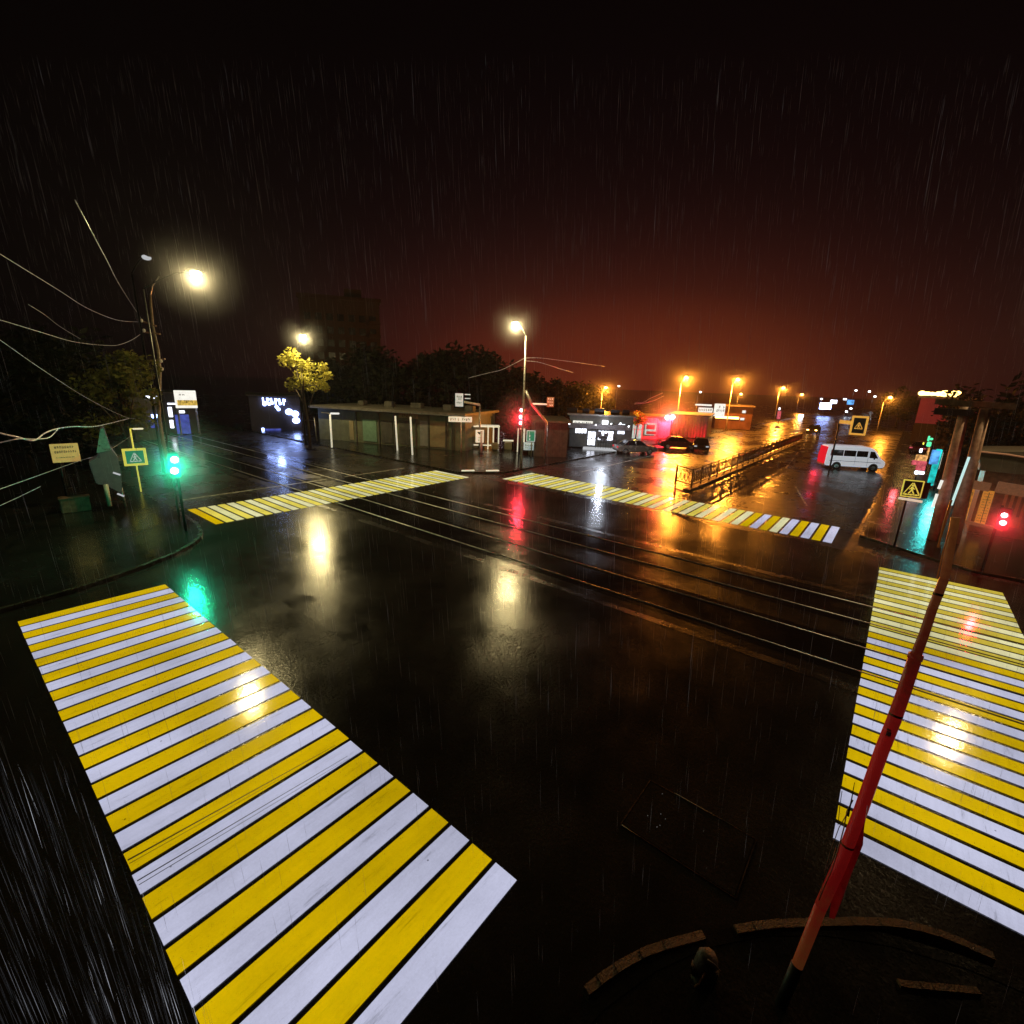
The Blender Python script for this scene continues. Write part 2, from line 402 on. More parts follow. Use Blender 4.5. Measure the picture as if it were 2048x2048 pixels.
# worn kerb stones in the near corner and a low drain edging
k = MB()
def arc_strip(k, pts, w, h):
    pts = [Vector(p) for p in pts]
    for i in range(len(pts)-1):
        a, c = pts[i], pts[i+1]; d = (c-a).normalized(); n = Vector((-d.y, d.x, 0))*w/2
        j = .994
        q = [a-n, a+(c-a)*j-n, a+(c-a)*j+n, a+n]
        k.slab([(v.x, v.y) for v in q], 0, h+random.uniform(-.008, .008))
def smooth_line(px, n=14):
    p = [G(*q) for q in px]; out = []
    for i in range(len(p)-1):
        p0, p1, p2, p3 = p[max(i-1, 0)], p[i], p[i+1], p[min(i+2, len(p)-1)]
        m = max(2, n//(len(p)-1))
        for s in range(m):
            t = s/m
            out.append(.5*((2*p1)+(p2-p0)*t+(2*p0-5*p1+4*p2-p3)*t*t+(3*p1-p0-3*p2+p3)*t**3))
    out.append(p[-1]); return [(v.x, v.y, 0) for v in out]
for i, (pts, lab) in enumerate([
    ([(1171, 1997), (1230, 1953), (1300, 1915), (1405, 1884)], 'short curved run of brown kerb stones left of the concrete stub'),
    ([(1468, 1874), (1560, 1862), (1700, 1858), (1800, 1864), (1869, 1881), (1982, 1927)], 'long curved run of brown kerb stones behind the foot of the red pole'),
    ([(1792, 1982), (1860, 1990), (1951, 1997)], 'straight low strip of brown edging stones, lowest and rightmost')]):
    k = MB(); arc_strip(k, smooth_line(pts), .105 if i < 2 else .075, .15)
    tag(k.build('kerb_edging', 'kerb'), lab, 'kerb', 'brown kerb edgings in the near corner')

# ------------------------------------------------------------------ tram tracks, road markings, patches
for x0, x1, lab in [(14.32, 15.86, 'pair of wet tram rails nearer the camera, crossing the junction'), (17.82, 19.36, 'pair of wet tram rails farther from the camera, beyond the first pair')]:
    t = thing('tram_track', lab, 'tram track', (0, 0, 0), 0, 'tram tracks across the junction')
    b = MB(); b.sheet([(x0-.35, -70), (x1+.35, -70), (x1+.35, 160), (x0-.35, 160)], .004); b.build('track_bed', 'bed', t)
    xe = x0-1.0 if x0 < 16 else x1+.9
    b = MB(); rr = random.Random(int(x0)); L_ = [(-70+i*2.5, xe-.16+rr.uniform(-.07, .07), xe+.16+rr.uniform(-.05, .05)) for i in range(93)]
    b.sheet([(a, y) for y, a, c in L_]+[(c, y) for y, a, c in L_[::-1]], .005); b.build('track_edge', 'track_edge', t)
    for x in (x0, x1):
        b = MB(); b.tube([(x, -70, -.022), (x, 160, -.022)], .05, 16); b.build('rail', 'rail', t, True)
b = MB()
b.box((16.4, 30.6, .0045), (15.6, .18, .003)); tag(b.build('stop_line', 'line'), kind='structure')
b = MB()
for i in range(9): b.box((46+i*6.2, 7.3+i*.55, .0075), (2.6, .16, .003), rz=.09)
tag(b.build('lane_marking', 'line'), kind='structure')
b = MB()
b.box((45, 19.9, .0075), (22, .14, .003)); b.box((38.2, 4.6, .0075), (7, .12, .003), rz=.25); tag(b.build('lane_marking', 'line'), kind='structure')
def poly_patch(pts, z=.005):
    b = MB(); b.sheet(pts, z); return b
tag(poly_patch([(6.3, 14.3), (6.3, 10.4), (6.9, 10.3), (7.25, 11.2), (7.3, 13.7), (6.9, 14.35)]).build('asphalt_patch', 'patch'), kind='structure')
pw = [G(*q) for q in [(608, 938), (640, 935), (672, 942), (692, 955), (676, 963), (648, 957), (628, 950)]]
tag(poly_patch([(v.x, v.y) for v in pw], .0065).build('asphalt_patch', 'puddle_sheen'), kind='structure')  # puddle: lamp reflection put into a paler surface colour
# inspection cover near the camera: frame, lid, grooves
t = thing('road_drain_cover', 'dark rectangular drain cover with thin bright edges in the road before the red pole', 'drain cover', (6.7, 1.45, .0), 0)
b = MB(); b.box((0, 0, .006), (1.15, 1.75, .006)); b.build('lid', 'road', t)
b = MB()
for x in (-.6, .6): b.box((x, 0, .008), (.016, 1.8, .010))
for y in (-.9, .9): b.box((0, y, .008), (1.2, .016, .010))
b.build('frame', paint('cover_frame', (.045, .024, .012), .4, .3, .5, 3, .3), t)
b = MB(); b.tube([(.61, .45, .014), (.6, -.1, .015), (.61, -.55, .014)], [.004, .007, .003], 5); b.build('edge_glint', M['pale_post'], t, True)
b = MB(); b.tube([(-.6, .88, .014), (-.61, .55, .014)], [.006, .004], 5); b.build('edge_glint', M['pale_post'], t, True)
for i in range(8):
    b = MB(); b.sphere((random.uniform(-.5, .5), random.choice((random.uniform(.3, .95), random.uniform(-.7, .9))), .014), random.uniform(.003, .006), (1, 1, .6), 6, 4); b.build('water_drop', 'dim_white', t)  # drops glow to imitate glints
# tyre scuffs over the lowest stripes of the left crossing
b = MB()
for y0, y1, w_ in [(7.62, 7.42, .03), (7.16, 7.0, .022), (7.08, 6.93, .014), (7.55, 7.36, .012)]:
    b.sheet([(.76, y0), (4.0, y1), (4.0, y1+w_*.4), (.76, y0+w_)], .0135)
tag(b.build('tyre_mark', paint('tyre_scuff', (.05, .05, .055), .4, 0, .5, 9, .2)), kind='structure')

# ------------------------------------------------------------------ the four projected zebra crossings
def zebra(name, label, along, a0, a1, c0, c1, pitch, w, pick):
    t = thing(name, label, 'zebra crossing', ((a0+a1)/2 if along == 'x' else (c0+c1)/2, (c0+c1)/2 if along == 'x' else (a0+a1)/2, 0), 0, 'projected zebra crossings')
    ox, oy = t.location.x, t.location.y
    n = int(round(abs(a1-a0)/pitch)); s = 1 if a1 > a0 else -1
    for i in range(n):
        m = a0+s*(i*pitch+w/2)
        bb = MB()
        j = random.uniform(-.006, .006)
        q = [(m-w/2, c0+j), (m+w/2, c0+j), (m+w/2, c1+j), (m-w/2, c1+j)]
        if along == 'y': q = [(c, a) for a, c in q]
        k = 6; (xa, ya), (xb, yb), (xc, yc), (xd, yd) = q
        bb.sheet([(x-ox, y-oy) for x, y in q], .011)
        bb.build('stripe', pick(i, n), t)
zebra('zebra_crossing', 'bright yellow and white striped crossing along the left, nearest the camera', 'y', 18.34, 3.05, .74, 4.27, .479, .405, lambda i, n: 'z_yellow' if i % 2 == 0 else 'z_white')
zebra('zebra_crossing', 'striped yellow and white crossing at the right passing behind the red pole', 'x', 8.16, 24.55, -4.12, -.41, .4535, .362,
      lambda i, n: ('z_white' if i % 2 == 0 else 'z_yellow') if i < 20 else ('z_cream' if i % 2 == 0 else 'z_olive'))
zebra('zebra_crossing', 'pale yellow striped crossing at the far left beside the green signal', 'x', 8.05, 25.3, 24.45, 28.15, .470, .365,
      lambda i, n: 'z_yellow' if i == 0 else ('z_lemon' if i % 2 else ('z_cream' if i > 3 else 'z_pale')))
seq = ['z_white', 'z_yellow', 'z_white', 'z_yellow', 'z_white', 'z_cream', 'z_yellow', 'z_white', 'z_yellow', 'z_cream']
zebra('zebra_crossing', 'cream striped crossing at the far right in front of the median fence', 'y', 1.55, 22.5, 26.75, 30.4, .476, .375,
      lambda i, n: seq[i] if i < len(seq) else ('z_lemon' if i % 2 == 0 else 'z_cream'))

# ------------------------------------------------------------------ street lamps
def lamp_post(label, base, head, bulb, group, arm_len=None, name='street_lamp', post='galv', r=.09, br=.2, glowcol=None, watt=0):
    base = Vector(base); head = Vector(head)
    t = thing(name, label, 'street lamp', base, 0, group)
    h = head-base
    b = MB()
    if math.hypot(h.x, h.y) > .3:
        top = Vector((0, 0, h.z-.9))
        b.tube([(0, 0, 0), (0, 0, .9), (0, 0, top.z)], [r*1.5, r*1.1, r*.7], 10); b.build('pole', post, t, True)
        b = MB(); pts = [top + Vector((h.x*s, h.y*s, .95*math.sin(s*PI/2))) for s in (0, .15, .35, .6, .85, 1)]
        b.tube(pts, r*.5, 8); b.build('arm', post, t, True)
    else:
        b.tube([(0, 0, 0), (0, 0, .9), (0, 0, h.z)], [r*1.5, r*1.1, r*.6], 10); b.build('pole', post, t, True)
    rz = math.atan2(h.y, h.x) if math.hypot(h.x, h.y) > .05 else face(base)-PI/2
    b = MB(); b.box((h.x, h.y, h.z+.1), (.75, .3, .12), rz, bev=.04); hd = b.build('lamp_head', post, t)
    b = MB(); b.sphere((h.x, h.y, h.z), br, (1.2, 1, .7)); b.build('lamp_bulb', bulb, hd, True)
    if watt:
        point_light('lamp_light', head-Vector((0, 0, .25)), glowcol, watt, .15); HALO.append((head, 2.3 if br < .25 else 5.6))
    return t
WARM = (1, .8, .36); SOD = (1, .31, .03)
lamp_post('tall street lamp with warm haloed light, leftmost, beside the overhead wires', (7.3, 26.9, 0), (9.2, 26.2, 11.3), 'bulb_warm', 'warm white street lamps', post='dark_metal', r=.042, glowcol=WARM, watt=1500)
lamp_post('street lamp glowing just above a yellow lit tree crown', (24.9, 47.5, 0), (23.9, 44.5, 10.5), 'bulb_warm', 'warm white street lamps', post='dark_metal', glowcol=WARM, watt=2600)
lamp_post('tall street lamp on the far corner above the red signal, warm haloed light', (31.2, 24.1, 0), (30.6, 24.7, 11.4), 'bulb_warm', 'warm white street lamps', glowcol=WARM, watt=1800)
lamp_post('street lamp at the right corner lighting the near crossing', (33.6, -6.2, 0), (32.0, -5.2, 11.0), 'bulb_warm', 'warm white street lamps', glowcol=(1, .7, .34), watt=1300)
def sodium(label, px, py, depth, watt, br=.26, dx=.0):
    hd = P(px, py, depth); base = Vector((hd.x+.5, hd.y+.9, 0))
    return lamp_post(label, base, hd, 'bulb_sodium', 'orange sodium lamps along the road', glowcol=SOD, watt=watt, br=br)
sodium('orange lamp standing alone above the white lit shop', 1212, 775, 78, 8000)
sodium('orange lamp above the red lit corrugated shed, leftmost of the bright pair', 1373, 755, 73, 25000, .3)
sodium('brightest orange lamp, beside the tilted white shop board', 1476, 759, 82, 29000, .34)
sodium('small orange lamp directly below the brightest one', 1482, 788, 150, 7000, .4)
sodium('orange lamp over the far carriageway, between the brightest lamp and the smaller far one', 1567, 776, 120, 32000, .4)
sodium('small far orange lamp at the end of the orange row', 1604, 789, 165, 14000, .42)
sodium('orange lamp left of the red building with roof lights', 1781, 795, 90, 5000, .32)
# small white lamps far off
for px, py, dp, lab in [(1238, 772, 130, 'tiny white lamp right of the lone orange lamp'), (1225, 822, 80, 'tiny white lamp low above the white shop'), (1401, 784, 120, 'tiny white lamp between the two bright orange lamps'),
                        (1712, 781, 190, 'white lamp high over the blue billboards'), (1739, 783, 190, 'white lamp right of the high one, left of the orange lamp'), (1750, 793, 210, 'smallest white lamp beside the far orange lamp'),
                        (1643, 798, 180, 'white lamp left above the blue billboard'), (1693, 823, 150, 'lower white lamp under the pale blue board'), (1702, 817, 150, 'oval white lamp under the pale blue board'),
                        (1008, 789, 95, 'dim white lamp left of the far corner lamp pole'), (1150, 790, 110, 'white lamp in front of the dark trees right of the far corner')]:
    hd = P(px, py, dp)
    lamp_post(lab, (hd.x+.4, hd.y+.7, 0), hd, 'bulb_white', 'tiny white lamps in the distance', name='distant_lamp', br=.0022*dp, r=.06)

# ------------------------------------------------------------------ traffic signals
def depth_ok(p): return math.hypot(p[0], p[1]) < 50
def signal(label, base, lamps, core, colour, watt, rz, r=.11, hood=True, post='dark_metal', name='traffic_light', height=None):
    t = thing(name, label, 'traffic light', base, rz, 'traffic signals')
    top = max(z for x, z in lamps)+.35
    b = MB(); b.tube([(0, .14, 0), (0, .14, height or top)], .055, 10); b.build('pole', post, t, True)
    x0 = sum(x for x, z in lamps)/len(lamps); z0 = (min(z for x, z in lamps)+max(z for x, z in lamps))/2
    hh = max(z for x, z in lamps)-min(z for x, z in lamps)+.6
    b = MB(); b.box((x0, .0, z0), (.36, .18, hh), bev=.03); bd = b.build('signal_box', 'rubber', t)
    for x, z in lamps:
        b = MB(); b.sphere((x, -.09, z), r, (1, .45, 1)); b.build('lens', core, bd, True)
        b = MB()
        b.tube([(x-.15, -.1, z+.06), (x-.1, -.1, z+.13), (x, -.1, z+.16), (x+.1, -.1, z+.13), (x+.15, -.1, z+.06)], .012, 6); b.build('hood', 'rubber', bd)
    c = math.cos(rz); s = math.sin(rz); lx, ly = x0, -.55
    point_light('signal_light', (base[0]+lx*c-ly*s, base[1]+lx*s+ly*c, z0), colour, watt, .09); HALO.append((Vector((base[0]+.3*(lx*c-ly*s), base[1]+.3*(lx*s+ly*c), z0)), 2.6 if depth_ok(base) else 4.6))
    return t
GRN = (.0, 1, .46); RED = (1, .012, .03)
gl = (6.6, 23.7, 0); rz = face(gl)
signal('traffic light showing green at the left corner beside the yellow bordered sign', gl, [on(gl, rz, 349, 919), on(gl, rz, 349, 941)], 'core_green', GRN, 420, rz, .145)
gl = (31.8, 24.9, .12); rz = face(gl)
l = [on(gl, rz, 1043, 820.5), on(gl, rz, 1041.5, 833.5), on(gl, rz, 1041.5, 846)]
signal('traffic light with three red glowing lenses on the far corner', gl, [(x, z-.12) for x, z in l], 'core_red', RED, 800, rz, .14)
gl = (63.3, 23.9, .12); rz = face(gl)
signal('traffic light glaring red in front of the corrugated shed', gl, [(x, z-.12) for x, z in [on(gl, rz, 1345.5, 834), on(gl, rz, 1334.5, 835)]], 'core_red', RED, 4800, rz, .3)
gl = (26.9, -3.75, .12); rz = face(gl)
t = signal('traffic light with two red lenses before the poster kiosk at the right edge', gl, [(x, z-.12) for x, z in [on(gl, rz, 2009, 1030), on(gl, rz, 2006, 1045)]], 'core_red', RED, 160, rz, .1)

# ------------------------------------------------------------------ signs
def glyphs(mb, x0, x1, z, h, y, n, seed):
    rr = random.Random(seed); w = (x1-x0)/n
    for i in range(n):
        if rr.random() < .13: continue
        x = x0+(i+.5)*w
        k = rr.random()
        mb.box((x-w*.22, y, z), (w*.18, .006, h))
        if k < .5: mb.box((x+w*.2, y, z), (w*.18, .006, h))
        if k < .75: mb.box((x, y-.001, z+(h*.38 if rr.random() < .5 else -h*.38)), (w*.6, .006, h*.22))
        if k > .3: mb.box((x, y-.002, z), (w*.5, .006, h*.2))
    return mb

def plate(t, x, z, w, h, frame, face_m, fw=.09, y=0, name='sign_plate'):
    b = MB(); b.box((x, y, z), (w, .035, h), bev=.012); pl = b.build(name, frame, t)
    if face_m:
        b = MB(); b.box((x, y-.021, z), (w-2*fw, .012, h-2*fw)); b.build('sign_face', face_m, pl)
    return pl

def pictogram(t, x, z, s, mat, y=-.034, boots=True):
    """walker in a triangle over zebra bars"""
    b = MB()
    def bar(x0, z0, x1, z1, w):
        L = math.hypot(x1-x0, z1-z0); a = math.atan2(z1-z0, x1-x0)
        b.box((x+s*(x0+x1)/2, y, z+s*(z0+z1)/2), (s*L, .008, s*w), ry=-a)
    bar(-.36, -.32, -.04, .36, .05); bar(.0, .36, .38, -.32, .07)
    bar(-.4, -.36, .4, -.36, .06)
    bar(-.02, .12, .0, -.08, .11); bar(-.02, -.08, -.14, -.3, .07); bar(.0, -.08, .12, -.3, .07); bar(-.02, .08, -.14, -.04, .05); bar(0, .08, .12, -.02, .05)
    b.sphere((x, y, z+s*.2), s*.065, (1, .2, 1), 8, 6)
    for k in (-.26, 0, .26): b.box((x+s*k, y-.002, z-s*.36), (s*.08, .008, s*.1))
    return b.build('pictogram', mat, t)

# left pedestrian sign
base = G(279, 988); base.z = .11; rz = face(base)
t = thing('crossing_sign', 'green crossing sign with thick yellow border on a yellow post, left of green signal', 'road sign', base, rz, 'pedestrian crossing signs')
(x0, z0), (x1, z1) = on(base, rz, 249, 933), on(base, rz, 291, 896); z0 -= .1; z1 -= .1
cx, cz = (x0+x1)/2, (z0+z1)/2
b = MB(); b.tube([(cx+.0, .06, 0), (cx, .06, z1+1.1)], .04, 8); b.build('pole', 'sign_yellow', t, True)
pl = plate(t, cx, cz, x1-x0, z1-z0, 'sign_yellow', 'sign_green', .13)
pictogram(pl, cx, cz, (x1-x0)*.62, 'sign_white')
b = MB(); b.tube([(cx, .06, z1+1.1), (cx+.35, -.1, z1+1.12)], .035, 8); b.build('arm', 'sign_yellow', t)
b = MB(); b.box((cx+.35, -.1, z1+1.1), (.5, .2, .09), bev=.03); b.build('lamp_head', 'sign_cream', t)
# sign over the van
base = P(1740, 900, 40); base.z = .1; base = Vector((50.5, 3.6, 0)); rz = face(base)
(x0, z0), (x1, z1) = on(base, rz, 1697, 869), on(base, rz, 1739, 833)
cx, cz = (x0+x1)/2, (z0+z1)/2
t = thing('crossing_sign', 'dark crossing sign with orange border on a mast arm above the white minibus', 'road sign', base, rz, 'pedestrian crossing signs')
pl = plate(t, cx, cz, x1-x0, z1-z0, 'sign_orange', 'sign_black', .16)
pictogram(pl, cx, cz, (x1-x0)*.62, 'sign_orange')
xa, za = on(base, rz, 1679, 843)
b = MB(); b.tube([(xa, .02, za), (x0, .02, za-.05)], .16, 8); b.build('arm', 'sign_orange', t, True)
b = MB(); b.tube([(xa, .1, 0), (xa, .1, za)], .07, 8); b.build('pole', 'dark_metal', t, True)
# near right sign, two panels back to back
base = Vector((27.74, -.81, .1)); rz = face(base)+.2
t = thing('crossing_sign', 'wide black crossing sign with yellow triangle lines on a thin black post', 'road sign', base, rz, 'pedestrian crossing signs')
x0, z0 = on(base, rz, 1799, 992); x1, z1 = on(base, rz, 1866, 964); z0 -= .1; z1 -= .1
cx, cz = (x0+x1)/2, (z0+z1)/2
b = MB(); xp = on(base, rz, 1813, 999)[0]; b.tube([(0, .06, 0), (xp*.5, .06, z0*.5), (xp, .06, z1-.1)], .045, 8); b.build('pole', 'rubber', t, True)
w = x1-x0; hh = z1-z0
pl = plate(t, x0+w*.37, cz, w*.72, hh, 'sign_yellow', 'sign_black', .05)
pictogram(pl, x0+w*.37, cz, hh*.95, 'sign_yellow')
b = MB(); b.box((x0+w*.87, .12, cz-.05), (w*.34, .035, hh*.95), rz=.75, bev=.01); p2 = b.build('sign_plate', 'sign_black', t)
b = MB(); b.box((x0+w*.87-.016, .102, cz-.05), (w*.1, .02, hh*.84), rz=.75); b.build('sign_stripe', 'sign_yellow', p2)
b = MB(); b.box((x0+w*.4, -.01, z0-.12), (w*.85, .03, .1), ry=.06); b.build('lower_plate', 'sign_cream', t)

# far corner: tram stop sign, signal plate signs, street-name board, mast arms
def post_sign(label, px_base, plate_px, post_px_top, frame, ink, rows, name='info_sign', cat='sign', thick=.06, facemat=None, group=None, postmat='pale_post', seed=1, zb=.11, depth=None):
    base = G(*px_base) if depth is None else P(*px_base, depth); base.z = zb; rz = face(base)
    t = thing(name, label, cat, base, rz, group)
    (x0, z0), (x1, z1) = on(base, rz, plate_px[0], plate_px[3]), on(base, rz, plate_px[2], plate_px[1]); z0 -= zb; z1 -= zb
    cx, cz = (x0+x1)/2, (z0+z1)/2
    b = MB(); b.tube([(0, .08, 0), (0, .08, max(z1-.1, .5))], thick, 8); b.build('post', postmat, t, True)
    pl = plate(t, cx, cz, x1-x0, z1-z0, frame, facemat, .08)
    b = MB(); w = x1-x0; h = z1-z0
    for j, (f0, f1, fz, fh, n) in enumerate(rows):
        glyphs(b, x0+w*f0, x0+w*f1, z0+h*fz, h*fh, -.03 if not facemat else -.034, n, seed*10+j)
    b.build('lettering', ink, pl)
    return t, pl, (x0, z0, x1, z1)
t, pl, (x0, z0, x1, z1) = post_sign('white tram stop sign with small dark emblem on a short white post', (962, 908), (951, 860, 968, 885), None, 'sign_cream', 'ink_brown', [(.3, .8, .2, .12, 4), (.3, .85, .4, .1, 4)], name='stop_sign', thick=.16, postmat='white_paint')
b = MB(); w = x1-x0; hcx = x0+w*.42; hcz = z0+(z1-z0)*.74
b.prism([(hcx-.2, hcz+.12), (hcx-.08, hcz+.16), (hcx, hcz+.09), (hcx+.1, hcz+.16), (hcx+.22, hcz+.1), (hcx+.02, hcz-.16)], -.034, -.022); b.build('emblem', 'ink', pl)
t, pl, q = post_sign('tall white board with green lettering and arch emblem under the far red signal', (1041, 906), (1034.5, 857, 1050.5, 884), None, 'sign_cream', 'ink_green', [(.15, .9, .68, .16, 4)], name='info_board', thick=.2, postmat='rubber', seed=5)
x0, z0, x1, z1 = q; b = MB(); w = x1-x0; h = z1-z0
b.prism([(x0+w*.25, z0+h*.15), (x0+w*.25, z0+h*.32), (x0+w*.38, z0+h*.46), (x0+w*.62, z0+h*.46), (x0+w*.76, z0+h*.32), (x0+w*.76, z0+h*.15), (x0+w*.6, z0+h*.15), (x0+w*.5, z0+h*.3), (x0+w*.4, z0+h*.15)], -.034, -.02); b.build('emblem', 'ink', pl)
b = MB(); b.box((x0+w*.14, .02, z0-.55), (w*.3, .03, 1.08)); b.build('side_strip', 'sign_cream', t)
post_sign('small pale notice board right of the arch emblem board, low under the green board', (1058, 912), (1047, 885, 1069, 900), None, 'sign_white', 'ink_green', [(.12, .88, .6, .22, 5), (.15, .85, .28, .12, 7)], name='notice_board', seed=7)
post_sign('dark green shop board with pale streak right of the far red signal', (1062, 916), (1052.5, 861, 1071, 883), None, 'sign_white', 'sign_white', [(.25, .5, .5, .75, 1)], name='shop_board', facemat='sign_green', seed=8)
post_sign('long narrow street name board with dark lettering left of the bus shelter', (922, 907), (897, 834, 944, 843.5), None, 'sign_cream', 'ink_brown', [(.05, .45, .5, .5, 6), (.5, .95, .5, .5, 6)], name='street_name_board', seed=9)
# mast-arm signs
base = Vector((36.0, 31.5, .1)); rz = face(base)
t = thing('direction_sign', 'white direction sign with green lines on a bent arm above the bus shelter', 'road sign', base, rz, 'mast arm direction signs')
(x0, z0), (x1, z1) = on(base, rz, 910.5, 815), on(base, rz, 926.5, 789)
pl = plate(t, (x0+x1)/2, (z0+z1)/2, x1-x0, z1-z0, 'sign_white', None)
b = MB()
for f, hh in ((.75, .13), (.58, .1), (.3, .12)): glyphs(b, x0+.12, x1-.12, z0+(z1-z0)*f, (z1-z0)*hh, -.03, 4, int(f*100))
b.build('lettering', 'ink_green', pl)
xa, za = on(base, rz, 930, 806); xb, zb = on(base, rz, 960, 812)
b = MB(); b.tube([(xa-.1, .06, za), (xb, .06, zb)], .12, 8); b.build('arm', 'pale_post', t, True)
b = MB(); b.tube([(xb, .06, 0), (xb, .06, zb)], .09, 8); b.build('pole', 'galv', t, True)
b = MB()
for pz in (791, 799): 
    xs, zs = on(base, rz, 930, pz); b.box((xs+.25, .06, zs), (.55, .08, .1))
b.build('bracket', 'sign_white', t)
base = Vector((33.9, 24.3, .1)); rz = face(base)
t = thing('direction_sign', 'yellowish sign with dark rows on a side arm, right of the far corner lamp pole', 'road sign', base, rz, 'mast arm direction signs')
(x0, z0), (x1, z1) = on(base, rz, 1093, 816), on(base, rz, 1108.5, 797)
pl = plate(t, (x0+x1)/2, (z0+z1)/2, x1-x0, z1-z0, 'shutter_tan', None)
b = MB()
for f in (.2, .5, .8): glyphs(b, x0+.06, x1-.06, z0+(z1-z0)*f, (z1-z0)*.16, -.03, 3, int(f*70))
b.build('lettering', 'sign_cream', pl)
xa, za = on(base, rz, 1063, 810)
b = MB(); b.tube([(xa, .05, za), (x0+.1, .05, za)], .07, 8); b.build('arm', 'sign_cream', t, True)
xc, zc = on(base, rz, 1051, 783); xd, zd = on(base, rz, 1093, 848)
b = MB(); b.tube([(xc, .1, zc), (xa, .1, za), (xd, .1, zd), (xd, .1, 0)], [.12, .14, .12, .09], 8); b.build('pole', 'galv', t, True)

# yellow notice and billboard on the left
post_sign('yellow notice board with three dark lines of lettering at the left edge', (135, 1000), (106, 886, 155, 926), None, 'sign_amber', 'ink', [(.14, .85, .82, .12, 8), (.12, .92, .57, .13, 10), (.14, .8, .27, .05, 12)], name='notice_board', depth=24, seed=11, postmat='dark_metal')
base = P(371, 880, 53); base.z = .1; rz = face(base)
t = thing('billboard', 'white lit billboard with yellow and red lower band right of the leaning utility pole', 'billboard', base, rz)
(x0, z0), (x1, z1) = on(base, rz, 352, 818), on(base, rz, 391, 783)
b = MB(); b.box(((x0+x1)/2, 0, (z0+z1)/2), (x1-x0, .2, z1-z0), bev=.03); pl = b.build('panel', 'em_poster', t)
b = MB(); b.box(((x0+x1)/2+.1, -.11, z0+(z1-z0)*.3), ((x1-x0)*.9, .03, (z1-z0)*.3)); b.build('band', 'em_poster_y', pl)
b = MB(); glyphs(b, x0+.3, x1-.2, z0+(z1-z0)*.38, .28, -.135, 9, 3); glyphs(b, x0+.4, x0+1.0, z0+(z1-z0)*.75, .14, -.11, 2, 4); b.build('lettering', 'ink_brown', pl)
b = MB(); b.tube([(x0+.15, .1, 0), (x0+.15, .1, z0)], .09, 8); b.tube([(x1-.15, .1, 0), (x1-.15, .1, z0)], .09, 8); b.build('post', 'galv', t)

# ------------------------------------------------------------------ red pole in front, with cable, wrap and clamp
foot = Vector((5.06, -.18, 0.0))
pts_px = [(1556, 2022, 5.55), (1599, 1920, 5.5), (1642, 1812, 5.4), (1681, 1727, 5.3), (1722, 1620, 5.2), (1764, 1500, 5.05), (1788, 1440, 5.0), (1807, 1386, 4.95), (1831, 1313, 4.88), (1847, 1272, 4.84), (1864, 1220, 4.8), (1889, 1156, 4.74), (1911, 1035, 4.65)]
pp = [P(*q) for q in pts_px]
t = thing('leaning_pole', 'leaning red steel pole standing in front of the right crossing', 'pole', pp[0])
loc = [p-pp[0] for p in pp]
def wob(rs): return rs
b = MB(); b.tube([loc[0], loc[1]+(loc[0]-loc[1])*.1], [.064, .066], 16); b.build('rubber_sleeve', 'rubber', t, True)
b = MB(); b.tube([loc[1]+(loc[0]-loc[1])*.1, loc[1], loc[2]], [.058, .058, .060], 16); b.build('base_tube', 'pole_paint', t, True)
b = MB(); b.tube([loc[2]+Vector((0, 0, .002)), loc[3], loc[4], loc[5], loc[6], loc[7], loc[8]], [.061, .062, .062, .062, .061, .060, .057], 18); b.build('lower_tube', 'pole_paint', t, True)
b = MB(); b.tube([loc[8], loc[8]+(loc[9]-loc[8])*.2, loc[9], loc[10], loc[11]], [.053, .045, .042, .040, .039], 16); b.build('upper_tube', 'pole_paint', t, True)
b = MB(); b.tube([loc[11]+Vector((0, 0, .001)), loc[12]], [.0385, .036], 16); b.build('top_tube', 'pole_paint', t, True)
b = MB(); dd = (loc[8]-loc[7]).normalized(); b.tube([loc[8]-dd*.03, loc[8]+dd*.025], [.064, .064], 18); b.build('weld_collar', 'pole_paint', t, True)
for k_, (q0, q1) in enumerate(((3, .35), (6, .2), (10, .5))):
    m0 = loc[q0]+(loc[q0+1]-loc[q0])*q1; rad_ = (.0645, .0625, .0425)[k_]
    b = MB(); b.tube([m0-dd*.012, m0+dd*.012], [rad_, rad_], 18); b.build('clamp_band', 'rust', t, True)
st0 = loc[5]+(loc[6]-loc[5])*.5; nrm = (CAM-(pp[0]+st0)).normalized()
b = MB(); sd = nrm.cross(dd).normalized()
for (u0, v0, u1, v1) in ((-.022, -.05, .018, .04), (-.012, .045, .022, .07)):
    n_ = 5; A0 = []; B0 = []
    for i in range(n_+1):
        a_ = (u0+(u1-u0)*i/n_)/.0635; off = nrm*math.cos(a_)*.0645+sd*math.sin(a_)*.0645
        A0.append(b.bm.verts.new(st0+dd*(v0+random.uniform(-.006, .006))+off)); B0.append(b.bm.verts.new(st0+dd*(v1+random.uniform(-.008, .008))+off))
    for i in range(n_): b.bm.faces.new((A0[i], A0[i+1], B0[i+1], B0[i]))
b.build('torn_sticker', paint('torn_paper', (.30, .12, .10), .6, 0, .5, 30, .2), t)
